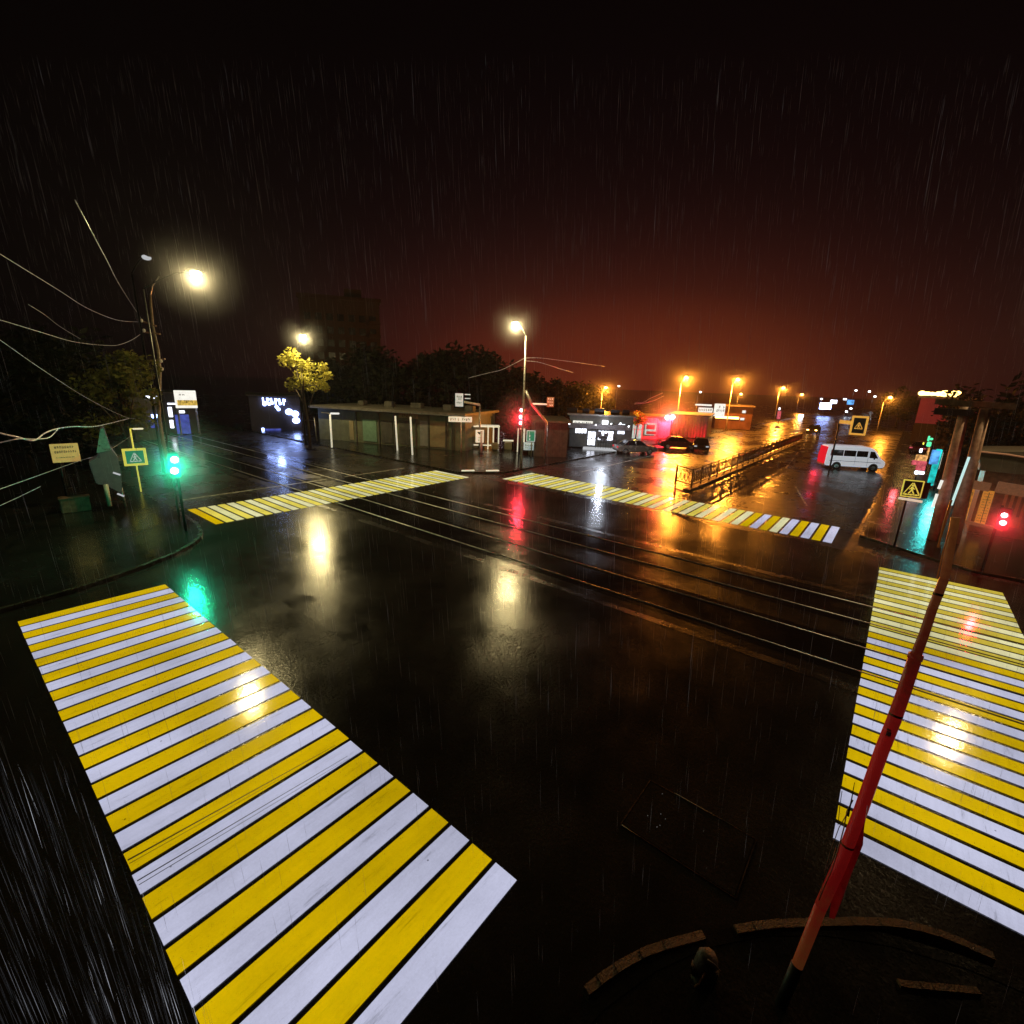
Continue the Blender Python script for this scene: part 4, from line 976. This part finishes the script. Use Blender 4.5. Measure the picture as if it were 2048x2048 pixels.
rq('em_blue_deep', 'blue_panel', (355, 829, 377, 868), t, bs_=base, rr=rzz); rq('em_white', 'lit_strip', (338, 814, 343, 834), t, bs_=base, rr=rzz); rq('em_white', 'lit_strip', (341, 840, 346, 856), t, bs_=base, rr=rzz)
rq('em_white', 'sign_strip', (335, 806, 350, 809), t, bs_=base, rr=rzz); rq('em_white', 'sign_strip', (356, 821, 369, 826), t, bs_=base, rr=rzz); rq('em_pink', 'door_light', (368, 878, 374, 881), t, -.2, .1, base, rzz)
base = Vector((10.5, 60, .1)); rzz = face(base)
t, x0, x1 = block('low kiosk with white lit fascia behind the leaning utility pole', base, rzz, (270, 326, 870), 4.6, 5, 'wall_dark', 'lit_kiosk')
rq('em_white', 'fascia_light', (289, 792, 316, 797), t, bs_=base, rr=rzz)
rq('em_blue', 'lit_window', (303, 829, 317, 836), t, bs_=base, rr=rzz); rq('em_blue_deep', 'lit_window', (300, 840, 318, 856), t, bs_=base, rr=rzz)

# tower block silhouette
base = P(700, 757, 115); base.z = 0; rzz = face(base)
t = thing('tower_block', 'dark tall apartment block silhouetted in the rain above the shop row', 'building', base, rzz)
x0, _ = on(base, rzz, 600, 640); x1, zt = on(base, rzz, 758, 606)
b = MB(); b.box(((x0+x1)/2, 7, zt/2), (x1-x0, 14, zt)); b.build('wall', 'block', t)
b = MB(); b.box(((x0+x1)/2, 7, zt+.4), (x1-x0+.8, 14.8, .8)); rf = b.build('roof', 'block', t)
b = MB(); b.box(((x0+x1)/2+3, 7, zt+2), (4, 4, 2.6)); b.build('lift_house', 'block', rf)
for i in range(7):
    for j in range(7):
        b = MB(); b.box((x0+1.6+(x1-x0-3.2)*i/6, -.04, 3+j*(zt-4)/7), (1.4, .1, 1.5)); b.build('window', 'win_dark', t)
b = MB()
for j in range(7): b.box((x1-1.2, -.5, 2.2+j*(zt-4)/7), (2.6, 1, .9))
b.build('balcony', 'block', t)

# ------------------------------------------------------------------ median fence
t = thing('median_fence', 'low ornamental steel fence along the middle of the orange lit road', 'fence', (34.2, 10.9, 0), 0)
L = 46
b = MB(); b.box((L/2-.3, 0, .06), (L+1.4, .5, .12), bev=.03); b.build('median_kerb', 'kerb', t)
for z in (.32, 1.42):
    b = MB(); b.tube([(0, 0, z), (L, 0, z)], .05, 6); b.tube([(0, 0, z), (.9, 1.5, z)], .05, 6); b.build('rail', 'fence', t)
for i in range(24):
    b = MB(); b.box((i*2, 0, .78), (.09, .09, 1.45)); b.build('post', 'fence', t)
b = MB(); b.box((.9, 1.5, .78), (.1, .1, 1.5)); b.build('post', 'fence', t)
b = MB()
for i in range(23):
    for k in range(5):
        x = i*2+.2+k*.4
        b.tube([(x+.17*math.cos(a), 0, .87+.42*math.sin(a)) for a in [j*PI/4 for j in range(9)]], .03, 5, False)
for k in range(4):
    f = (k+.5)/4; b.tube([(.9*f+.1*math.cos(a), 1.5*f+.15*math.cos(a), .87+.42*math.sin(a)) for a in [j*PI/4 for j in range(9)]], .03, 5, False)
b.build('scroll_infill', 'fence', t)

# ------------------------------------------------------------------ vehicles
def wheel(t, x, y, r, w):
    b = MB(); b.tube([(x, y-w/2, r), (x, y+w/2, r)], r, 20); tw = b.build('wheel', 'tyre', t, True)
    for s in (-1, 1):
        b = MB(); b.tube([(x, y+s*(w/2-.01), r), (x, y+s*(w/2+.012), r)], r*.62, 14); b.build('rim', 'rim', tw)
def minibus(loc, rz):
    t = thing('minibus', 'white minibus with dark side windows and red lit rear turning at the median', 'minibus', loc, rz)
    L, W = 5.9, 2.0      # nose towards +x
    prof = [(-2.95, .42), (-2.97, 1.2), (-2.86, 2.42), (-2.7, 2.55), (1.2, 2.56), (1.6, 2.44), (2.0, 2.1), (2.35, 1.6), (2.55, 1.32), (2.9, 1.2), (3.02, .95), (3.0, .45), (2.6, .36), (-2.7, .36)]
    b = MB(); b.prism(prof, -W/2, W/2); b.bevel_all(.09, 3, .5); b.build('body', 'van_white', t, False)
    for s in (-1, 1):
        y = s*(W/2+.004)
        for k, (a, c) in enumerate([(-2.55, -1.3), (-1.24, -.05), (.03, 1.12)]):
            b = MB(); b.box(((a+c)/2, y, 1.82), (c-a, .03, .64), bev=.012); b.build('window', 'glass_dark', t)
        b = MB(); b.prism([(1.32, 1.42), (2.18, 1.42), (1.72, 2.12), (1.32, 2.14)], y-.015, y+.015); b.build('window', 'glass_dark', t)
        b = MB(); b.box((0, y, .95), (5.2, .02, .05)); b.box((1.22, y, 1.3), (.02, .02, 1.7)); b.box((-.03, y, 1.0), (.02, .02, 1.0)); b.build('side_trim', 'metal_clad', t)
        b = MB(); b.box((1.75, s*(W/2+.16), 1.45), (.1, .22, .3), bev=.03); b.build('mirror', 'rubber', t)
        for x in (-1.75, 1.9):
            wheel(t, x, s*(W/2-.1), .36, .24)
            b = MB(); b.tube([(x, s*(W/2-.11), .37), (x, s*(W/2+.006), .37)], .46, 20); b.build('wheel_arch', 'rubber', t)
        b = MB(); b.box((2.96, s*.72, .92), (.12, .3, .2), bev=.03); b.build('headlight', 'dim_white', t)
        b = MB(); b.box((-2.98, s*.82, 1.2), (.1, .2, .8), bev=.02); b.build('tail_light', 'tail_red', t)
    b = MB(); b.prism([(2.04, 2.06), (2.5, 1.38), (2.54, 1.4), (2.08, 2.09)], -.82, .82); b.build('windscreen', 'glass_dark', t)
    b = MB(); b.prism([(-3.0, .55), (-3.03, 1.2), (-2.91, 2.4), (-2.87, 2.4), (-2.96, 1.2), (-2.96, .55)], -.9, .9); d = b.build('rear_door', 'tail_red', t)  # brake light glow put into the door's own emission
    d['label'] = 'rear door glowing red in the brake lights'
    b = MB(); b.box((0, 0, .34), (5.7, 1.7, .1)); b.build('underbody', 'rubber', t)
    b = MB(); b.box((-2.99, 0, .45), (.14, 1.9, .2), bev=.04); b.build('bumper', 'metal_clad', t)
    return t
r0 = G(1682, 939); f0 = G(1750, 940.5)
hd = Vector((1.7, -3.2, 0)).normalized()
ctr = r0 + hd*1.75 + Vector((-hd.y, hd.x, 0))*.9
vb = minibus((ctr.x, ctr.y, 0), math.atan2(hd.y, hd.x)); vb.scale = (.86, .86, .86); vb.location += hd*-.7
mb_light = point_light('brake_light', ctr-hd*3.7+Vector((0, 0, 1.1)), (1, .02, .03), 45, .2)

def sedan(label, loc, rz, paintm, lights=False, group='cars parked along the kerb', head='dim_white', tail='tail_red'):
    t = thing('parked_car', label, 'car', loc, rz, group)
    W = 1.75
    prof = [(-2.2, .35), (-2.25, .7), (-2.1, .88), (-1.5, .95), (1.0, .95), (2.05, .82), (2.2, .62), (2.18, .32), (1.9, .26), (-1.9, .26)]
    b = MB(); b.prism(prof, -W/2, W/2); b.bevel_all(.07, 2, .4); b.build('body', paintm, t)
    b = MB()
    lo = [(-1.65, .93), (1.05, .93)]; hi = [(-1.0, 1.42), (.35, 1.42)]
    V = [b.bm.verts.new(v) for v in [(-1.65, -.8, .93), (1.05, -.8, .93), (1.05, .8, .93), (-1.65, .8, .93), (-1.0, -.62, 1.42), (.35, -.62, 1.42), (.35, .62, 1.42), (-1.0, .62, 1.42)]]
    for q in [(0, 1, 5, 4), (1, 2, 6, 5), (2, 3, 7, 6), (3, 0, 4, 7), (4, 5, 6, 7)]: b.bm.faces.new([V[i] for i in q])
    b.bevel_all(.05, 2, .4); b.build('window', 'glass_dark', t)
    b = MB(); b.box((-.32, 0, 1.425), (1.3, 1.2, .04), bev=.015)
    for s in (-1, 1):
        b.tube([(1.0, s*.79, .95), (.36, s*.63, 1.42)], .03, 6); b.tube([(-1.6, s*.79, .95), (-1.0, s*.63, 1.42)], .035, 6); b.tube([(-.2, s*.8, .95), (-.25, s*.64, 1.42)], .03, 6)
    b.build('roof', paintm, t)
    for s in (-1, 1):
        for x in (-1.35, 1.35): wheel(t, x, s*(W/2-.1), .32, .2)
        b = MB(); b.box((2.12, s*.62, .68), (.14, .34, .13), bev=.03); b.build('headlight', head, t)
        b = MB(); b.box((-2.2, s*.65, .75), (.1, .32, .14), bev=.02); b.build('tail_light', tail, t)
    b = MB(); b.box((2.19, 0, .42), (.08, 1.5, .16), bev=.03); b.box((-2.22, 0, .42), (.08, 1.5, .16), bev=.03); b.build('bumper', 'rubber', t)
    return t
s1 = sedan('dark saloon car with pale bonnet parked in front of the mint windowed kiosk', (48.3, 21.9, 0), -.75, 'car_silver')
c2 = sedan('maroon saloon car parked under the red signal', (56.5, 20.2, 0), -1.0, 'car_red')
c3 = sedan('dark saloon car facing the camera, rightmost of the parked row', (57.5, 17.9, 0), PI+.35, 'car_dark', head='dim_white')
c4 = sedan('blue lit parked car at the far left street beside the kiosk', (8.2, 46, 0), 1.9, 'car_silver', group='cars parked along the kerb')
far = sedan('distant car with white and red lights before the red building', (80, -2.5, 0), -.2, 'car_red', group='cars in the distance', head='em_white_hot', tail='em_pink')
far2 = sedan('distant car with lit lamps at the end of the median fence', (100, 12.0, 0), PI, 'car_dark', group='cars in the distance', head='bulb_sodium')

# ------------------------------------------------------------------ left: tarpaulin booth, planter, utility pole, wires
base = G(214, 1000); base = Vector((5.9, 30.2, .1)); rz = face(base)
t = thing('covered_booth', 'grey tarpaulin covered booth with pointed top left of the yellow bordered sign', 'booth', base, rz)
def bq(px, py): x, z = on(base, rz, px, py); return x, z-.1
prof = [bq(*p) for p in [(193, 966), (183, 940), (177, 922), (177, 921), (196, 912), (201, 855), (207, 853), (221, 895), (236, 915), (242, 945), (244, 985), (224, 975), (210, 968)]]
prof = [p for i, p in enumerate(prof) if i != 3]
b = MB(); b.prism(prof, -.35, .75); b.bevel_all(.05, 2, .3); b.build('cover', 'tarp', t)
tip = [bq(201, 855), bq(198, 906), bq(222, 900)]
b = MB(); b.prism([bq(200, 858), bq(193, 904), bq(222, 898), bq(206, 855)], -.38, -.36); b.build('pale_flap', 'galv', t)
x, z = bq(211, 966); x2, z2 = bq(219, 1008)
b = MB(); b.tube([(x, -.45, z), (x2, -.45, max(z2, 0))], .1, 8); b.build('leg', 'pale_post', t, True)
x, z = bq(244, 985); x2, z2 = bq(260, 1040)
b = MB(); b.tube([(x, .3, z+.2), (x+.05, .3, 0)], .05, 8); b.build('leg', 'galv', t, True)
b = MB(); b.box((bq(233, 945)[0], -.38, bq(233, 945)[1]), (.3, .02, .08), ry=.5); b.box((bq(241, 987)[0], -.38, bq(241, 987)[1]), (.3, .02, .08), ry=.6); b.build('edge_highlight', 'dim_white', t)  # glowing slivers modelled as highlights on the cover
base = P(149, 1000, 23.5); base.z = .1
t = thing('brown_planter', 'low brown planter box below the yellow notice board', 'planter', base, face(base))
b = MB(); b.box((0, 0, .35), (1.1, .6, .7), bev=.04); b.build('box', 'wood', t)
b = MB(); b.box((0, 0, .72), (1.16, .66, .06), bev=.02); b.build('rim', 'wood', t)

M['pole_dim'] = paint('old_timber_pole', (.2, .16, .11), .5, 0, .4, 6, .2)
up = [P(x, y, 33) for x, y in [(330, 905), (318, 835), (319, 790), (320, 740), (316, 700), (306, 655), (302, 615), (301, 590)]]
base = up[0].copy(); base.z = .1
t = thing('utility_pole', 'thin leaning utility pole carrying the overhead wires at the left', 'utility pole', base)
b = MB(); b.tube([Vector((0, 0, 0))]+[p-base for p in up], [.13, .12, .11, .1, .1, .09, .08, .08, .07], 8); b.build('shaft', 'pole_dim', t, True)
for (a, c) in [((276, 640), (312, 652)), ((284, 664), (320, 668)), ((300, 722), (330, 718))]:
    b = MB(); b.tube([P(*a, 33)-base, P(*c, 33)-base], .06, 6); b.build('crossarm', 'wood', t)
b = MB(); b.tube([P(301, 590, 33)-base, P(305, 572, 33)-base, P(318, 553, 33)-base], .04, 6); b.build('bracket', 'galv', t)
b = MB()
for px, py in ((283, 641), (288, 661), (322, 722), (324, 738)): b.sphere(P(px, py, 32.8)-base, .1, (1, 1, 1.3), 8, 6)
b.build('insulator', 'white_paint', t)
base = P(293, 515, 30); bz = Vector((base.x-.6, base.y+1.2, 0))
lamp_post('unlit pale street lamp head high above the utility pole', bz, base, 'dim_white', 'unlit lamps', post='dark_metal', br=.22)  # unlit bulb still given a dim glow

def wire(label, pts, r=.012, name='overhead_wire', group='overhead wires at the left'):
    q = [P(*p) for p in pts]; out = []
    for i in range(len(q)-1):
        p0, p1, p2, p3 = q[max(i-1, 0)], q[i], q[i+1], q[min(i+2, len(q)-1)]
        for s in range(8):
            u = s/8; out.append(.5*((2*p1)+(p2-p0)*u+(2*p0-5*p1+4*p2-p3)*u*u+(3*p1-p0-3*p2+p3)*u**3))
    out.append(q[-1])
    b = MB(); b.tube(out, r, 5); o = b.build(name, 'wire', None, True)
    return tag(o, label, 'wire', group)
wire('uppermost long wire sweeping from the left edge to the pole crossarm', [(-60, 470, 14), (0, 508, 15), (60, 545, 18), (120, 582, 22), (170, 614, 26), (215, 634, 29), (245, 642, 31), (283, 644, 33)])
wire('second wire from the top, dipping low before the pole', [(-60, 626, 14), (0, 640, 15), (80, 664, 19), (150, 684, 24), (215, 691, 28), (240, 689, 30), (265, 679, 31.5), (288, 663, 33)])
wire('long straight wire descending from the left edge to the lit kiosk', [(-60, 640, 14), (0, 680, 15), (80, 736, 19), (160, 788, 24), (215, 818, 27.5), (258, 836, 30), (285, 836, 32), (316, 828, 33)])
wire('steep wire dropping from high on the left to the pole', [(150, 400, 16), (192, 480, 18), (216, 525, 21), (234, 561, 24), (258, 600, 28), (283, 638, 33)], .011)
wire('thick tangled cable bundle crossing the left edge', [(-40, 850, 12), (0, 866, 12.5), (30, 873, 13), (67, 881, 13.5), (90, 866, 14.2), (116, 857, 15), (150, 853, 17), (188, 853, 20), (222, 846, 24), (258, 837, 29)], .022)
wire('loose loop hanging from the tangled cable bundle', [(-30, 890, 12), (0, 885, 12.4), (34, 878, 12.8), (60, 878, 13.4), (80, 878, 13.8), (100, 874, 14.2), (116, 858, 15)], .016)
wire('low wire running up past the grey booth to the yellow post', [(-40, 992, 14), (0, 978, 15), (60, 957, 17), (110, 939, 20), (161, 921, 23), (200, 909, 26), (230, 893, 27), (262, 872, 27.4)])
wire('lowest short wire at the left edge', [(-20, 1020, 14), (27, 999, 15.5), (50, 988, 16.5), (81, 973, 18)], .012)
wire('faint wire above the lit tree at the left', [(57, 609, 18), (90, 630, 21), (120, 653, 24), (161, 678, 28)], .008)
wire('wire sloping up from the shop row trees to the corner lamp pole', [(937, 756, 46), (960, 750, 45), (985, 744, 43.5), (1007, 738, 42), (1050, 716, 39)], .02, group='wires at the far corner lamp')
wire('upper of two wires leaving the corner lamp pole to the right', [(1051, 716, 39), (1080, 716, 41), (1115, 720, 44), (1155, 725, 48), (1210, 733, 56)], .02, group='wires at the far corner lamp')
wire('lower sagging wire leaving the corner lamp pole to the right', [(1052, 722, 39), (1075, 724, 40), (1100, 731, 42), (1125, 739, 45), (1146, 745, 48)], .02, group='wires at the far corner lamp')
wire('sagging upper cable strung over the mint windowed kiosk', [(1270, 806, 60), (1288, 804, 61), (1300, 797, 62), (1325, 786, 64)], .03, group='cables over the kiosk')
wire('lower cable strung over the mint windowed kiosk', [(1268, 808, 60), (1290, 806, 61), (1310, 800, 62.5), (1327, 792, 64)], .03, group='cables over the kiosk')

# ------------------------------------------------------------------ trees
def tree_mesh(label, base, h, rad, nclump, nleaf, mat, leaf=.22, trunk_r=.16, flat=1.0, group=None, name='tree', seed=0, crown_z=.62, spread=1):
    rr = random.Random(seed)
    t = thing(name, label, 'tree', base, 0, group)
    b = MB(); top = Vector((rr.uniform(-.3, .3), rr.uniform(-.3, .3), h*.8))
    b.tube([(0, 0, 0), top*.3+Vector((.08, 0, 0)), top*.6, top], [trunk_r*1.3, trunk_r, trunk_r*.7, trunk_r*.25], 8)
    cl = []
    for i in range(nclump):
        a = rr.uniform(0, 2*PI); rho = rad*math.sqrt(rr.random())*.85; z = h*crown_z+(h*(1-crown_z))*rr.uniform(-.85, .85)*math.sqrt(max(.05, 1-(rho/rad)**2))
        c = Vector((rho*math.cos(a), rho*math.sin(a), z)); cl.append((c, rad*rr.uniform(.22, .42)*spread))
        if i < 9:
            s = top*rr.uniform(.35, .8); b.tube([s, (s+c)/2+Vector((0, 0, .2)), c], [trunk_r*.45, trunk_r*.28, trunk_r*.1], 5)
    b.build('trunk', 'trunk', t, True)
    b = MB(); bm = b.bm
    for i in range(nleaf):
        c, r = rr.choice(cl)
        d = Vector((rr.gauss(0, 1), rr.gauss(0, 1), rr.gauss(0, 1)*.8)); d = d/max(.3, d.length)*r*(rr.random()**.4)
        p = c+d; s = leaf*rr.uniform(.6, 1.4)
        u = Vector((rr.gauss(0, 1), rr.gauss(0, 1), rr.gauss(0, .6))).normalized(); v = u.orthogonal().normalized(); v.rotate(Matrix.Rotation(rr.uniform(0, 6.3), 3, u))
        w = u.cross(v)
        bm.faces.new([bm.verts.new(p-u*s), bm.verts.new(p+w*s*.45), bm.verts.new(p+u*s), bm.verts.new(p-w*s*.45)])
    b.build('crown', mat, t, fix=False)
    return t
p = G(600, 905); 
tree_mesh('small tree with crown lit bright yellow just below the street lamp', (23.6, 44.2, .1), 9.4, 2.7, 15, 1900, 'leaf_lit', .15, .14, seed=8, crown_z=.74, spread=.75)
M['leaf_dim'] = leaf_mat('dim_leaf', (.15, .16, .04))  # partly lit look put into the leaf colour
c = P(235, 765, 30); tree_mesh('dim yellow green tree among the wires at the left', (c.x, c.y, .1), c.z+2.4, 2.2, 24, 3600, 'leaf_dim', .15, .13, seed=5, crown_z=.6)
c = P(215, 790, 33); tree_mesh('dark bushy tree behind the yellow green one at the left', (c.x-3, c.y+1.5, .1), 9.5, 3.2, 24, 3200, 'leaf', .24, .16, seed=6, crown_z=.55, group='dark trees at the left')
for i, (px, dp, h, rad, lab) in enumerate([(30, 36, 10.5, 4.5, 'tall dark tree mass at the left edge'), (120, 38, 10, 4, 'dark tree between the left edge and the lit tree')]):
    c = P(px, 800, dp); tree_mesh(lab, (c.x, c.y, .1), h, rad, 30, 3400, 'leaf', .34, .2, seed=20+i, crown_z=.55, group='dark trees at the left')
for i, (px, dp, ty, rad, lab) in enumerate([
    (655, 62, 722, 4.2, 'dark tree at the left end of the shop row'), (720, 60, 696, 4.6, 'broad dark tree behind the green shutter'), (785, 60, 692, 5, 'broad dark tree behind the middle of the shop row'),
    (860, 58, 702, 4.6, 'dark tree behind the tan shutters'), (935, 55, 680, 4.6, 'tallest dark rounded tree left of the corner lamp'), (985, 56, 698, 4.0, 'dark tree right of the tallest one'),
    (1025, 58, 738, 3.6, 'lower dark tree behind the corner lamp pole'), (1082, 66, 745, 3.6, 'dark tree behind the clad shed'), (1130, 80, 770, 5, 'low dark tree left of the lone orange lamp'), (1180, 84, 773, 5, 'low dark tree under the lone orange lamp')]):
    c = P(px, ty, dp); c0 = Vector((c.x, c.y, .1))
    tree_mesh(lab, c0, c.z, rad, 34, 4200, 'leaf', .34, .2, seed=40+i, crown_z=.52, group='dark trees behind the shop row')
for i, (px, dp, ty, rad, lab) in enumerate([(1810, 110, 775, 4.5, 'dark tree left of the red building'), (2010, 60, 772, 6, 'dark tree mass above the poster kiosk'), (2060, 45, 765, 6, 'dark tree at the right edge')]):
    c = P(px, ty, dp); tree_mesh(lab, Vector((c.x, c.y, .1)), c.z, rad, 30, 3200, 'leaf', .36, .2, seed=60+i, crown_z=.5, group='dark trees at the right')
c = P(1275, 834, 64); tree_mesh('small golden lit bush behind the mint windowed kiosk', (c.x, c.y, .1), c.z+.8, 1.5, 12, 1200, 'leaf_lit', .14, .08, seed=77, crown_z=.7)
point_light('bush_light', P(1275, 826, 62), (1, .6, .1), 80, .1)

# ------------------------------------------------------------------ rain haze, added lamp halos and rain
def haze_mat(name, dens, g):
    m, nt, out = new_mat(name)
    v = N(nt, 'ShaderNodeVolumeScatter', Density=dens, Anisotropy=g)
    v.inputs['Color'].default_value = (.95, .95, .97, 1)
    nt.links.new(v.outputs[0], out.inputs['Volume']); return m
b = MB(); b.box((80, 30, 8.4), (380, 280, 17)); tag(b.build('haze', haze_mat('rain_haze', .0002, .6)), kind='stuff')
def mist_mat(name, MIST):
    m, nt, out = new_mat('lamp_halo_mist')          # ball of mist added around each lamp for its halo, thinning outwards
    v = N(nt, 'ShaderNodeVolumeScatter', Anisotropy=.5)
    v.inputs['Color'].default_value = (.95, .95, .97, 1)
    oc = nt.nodes.new('ShaderNodeTexCoord'); ln = N(nt, 'ShaderNodeVectorMath', operation='LENGTH'); nt.links.new(oc.outputs['Object'], ln.inputs[0])
    rp = ramp(nt, ln.outputs['Value'], [(0, g3(.8)), (.2, g3(.36)), (.5, g3(.11)), (.97, g3(0))])
    ml = N(nt, 'ShaderNodeMath', operation='MULTIPLY'); ml.inputs[1].default_value = MIST
    nt.links.new(rp.outputs[0], ml.inputs[0]); nt.links.new(ml.outputs[0], v.inputs['Density']); nt.links.new(v.outputs[0], out.inputs['Volume'])
    return m
mist_near, mist_far, mist_sig = mist_mat('lamp_halo_mist', .10), mist_mat('sodium_halo_mist', .026), mist_mat('signal_halo_mist', .26)
b = MB(); b.sphere((0, 0, 0), 1, (1, 1, 1), 24, 16); ms = b.build('halo_mist', mist_near)
for k, (c, r) in enumerate(HALO):
    o = ms if k == 0 else ms.copy()
    if k: COL.objects.link(o)
    o.location = c; o.scale = (r, r, r); tag(o, kind='stuff')
    o.material_slots[0].link = 'OBJECT'; o.material_slots[0].material = mist_far if r > 5 else (mist_sig if c.z < 5 else mist_near)

m, nt, out = new_mat('rain_drop')
gi = nt.nodes.new('ShaderNodeNewGeometry')
em = nt.nodes.new('ShaderNodeEmission'); em.inputs[0].default_value = (.8, .84, .95, 1)  # drops glow themselves in place of light caught in the rain
er = ramp(nt, gi.outputs['Random Per Island'], [(.0, g3(.006)), (.8, g3(.016)), (1, g3(.05))]); nt.links.new(er.outputs[0], em.inputs[1])
tr = N(nt, 'ShaderNodeBsdfTranslucent'); tr.inputs[0].default_value = (.32, .32, .32, 1)
ad = nt.nodes.new('ShaderNodeAddShader'); nt.links.new(em.outputs[0], ad.inputs[0]); nt.links.new(tr.outputs[0], ad.inputs[1]); nt.links.new(ad.outputs[0], out.inputs[0]); m.cycles.emission_sampling = 'NONE'
m2, nt, out = new_mat('rain_drop_glow')
gi = nt.nodes.new('ShaderNodeNewGeometry')
em = nt.nodes.new('ShaderNodeEmission'); em.inputs[0].default_value = (.84, .88, 1, 1)  # stronger emission for near drops, with no lamp on them
er = ramp(nt, gi.outputs['Random Per Island'], [(.0, g3(.012)), (.8, g3(.06)), (.94, g3(.25)), (1, g3(.8))]); nt.links.new(er.outputs[0], em.inputs[1])
nt.links.new(em.outputs[0], out.inputs[0]); m2.cycles.emission_sampling = 'NONE'
rr = random.Random(99); b = MB(); bm = b.bm; fall = Vector((.03, -.05, -1)).normalized()
def drop(p, L, w, mi=0):
    d = fall+Vector((rr.gauss(0, .012), rr.gauss(0, .012), 0)); q = p+d*L
    A = [bm.verts.new(p)]; R_ = [bm.verts.new(p+d*L*.6+Vector((w*math.cos(a), w*math.sin(a), 0))) for a in (0, 2.09, 4.19)]; B = bm.verts.new(q)
    for k in range(3):
        for f in ((A[0], R_[k], R_[(k+1) % 3]), (B, R_[(k+1) % 3], R_[k])):
            fc = bm.faces.new(f); fc.material_index = mi
for i in range(14000):
    dp_ = 4.5+24*rr.random()**.8; p = P(rr.uniform(-80, 2130), rr.uniform(100, 2050), dp_)
    if p.z < .6: continue
    drop(p, min(p.z-.05, rr.uniform(.3, .75)), rr.uniform(.0007, .0016))
for i in range(420):                                       # drops given a brighter glow, close to the camera, over the dark verge at the left
    y = 2120-500*rr.random()**1.9; p = P(rr.uniform(-40, 40+max(20, (y-1500)*.62)), y-120, rr.uniform(2.2, 5.5))
    if p.z < .4: continue
    drop(p, min(p.z-.05, rr.uniform(.25, .8)), rr.uniform(.0005, .0013), 1)
o = b.build('rain', m, fix=False); o.data.materials.append(m2); tag(o, kind='stuff')

# ------------------------------------------------------------------ night sky: dim residual sky plus city glow low over the sodium lit road
w = bpy.data.worlds.new('World'); scene.world = w; w.use_nodes = True
nt = w.node_tree; nt.nodes.clear()
out = nt.nodes.new('ShaderNodeOutputWorld'); bg = nt.nodes.new('ShaderNodeBackground'); bg2 = nt.nodes.new('ShaderNodeBackground'); add = nt.nodes.new('ShaderNodeAddShader')
sky = nt.nodes.new('ShaderNodeTexSky'); sky.sky_type = 'NISHITA'; sky.sun_disc = False; sky.sun_elevation = math.radians(-6); sky.sun_rotation = math.radians(200)
nt.links.new(sky.outputs[0], bg.inputs[0]); bg.inputs[1].default_value = .002
tc = nt.nodes.new('ShaderNodeTexCoord')
sq = N(nt, 'ShaderNodeVectorMath', operation='MULTIPLY'); sq.inputs[1].default_value = (1, 1, 2.8); nt.links.new(tc.outputs['Generated'], sq.inputs[0])
nm = N(nt, 'ShaderNodeVectorMath', operation='NORMALIZE'); nt.links.new(sq.outputs[0], nm.inputs[0])
dp = N(nt, 'ShaderNodeVectorMath', operation='DOT_PRODUCT'); nt.links.new(nm.outputs[0], dp.inputs[0])
gd = Vector((.90, .43, .02)).normalized(); dp.inputs[1].default_value = gd
rp = ramp(nt, dp.outputs['Value'], [(.2, s2l((4, 2, 2))), (.5, s2l((6, 3, 3))), (.72, s2l((12, 5, 6))), (.9, s2l((40, 15, 14))), (1.0, s2l((100, 36, 21)))])
rp.color_ramp.interpolation = 'B_SPLINE'
nt.links.new(rp.outputs[0], bg2.inputs[0]); bg2.inputs[1].default_value = 1
nt.links.new(bg.outputs[0], add.inputs[0]); nt.links.new(bg2.outputs[0], add.inputs[1]); nt.links.new(add.outputs[0], out.inputs[0])

# ------------------------------------------------------------------ render settings
scene.view_settings.view_transform = 'Standard'; scene.view_settings.look = 'None'; scene.view_settings.exposure = 0; scene.view_settings.gamma = 1
scene.render.engine = 'CYCLES'
cy = scene.cycles
cy.use_denoising = True; cy.max_bounces = 5; cy.diffuse_bounces = 2; cy.glossy_bounces = 3; cy.transmission_bounces = 2; cy.volume_bounces = 0
cy.use_adaptive_sampling = True; cy.adaptive_threshold = .02; cy.transparent_max_bounces = 4; cy.sample_clamp_indirect = 3; cy.caustics_reflective = False; cy.caustics_refractive = False
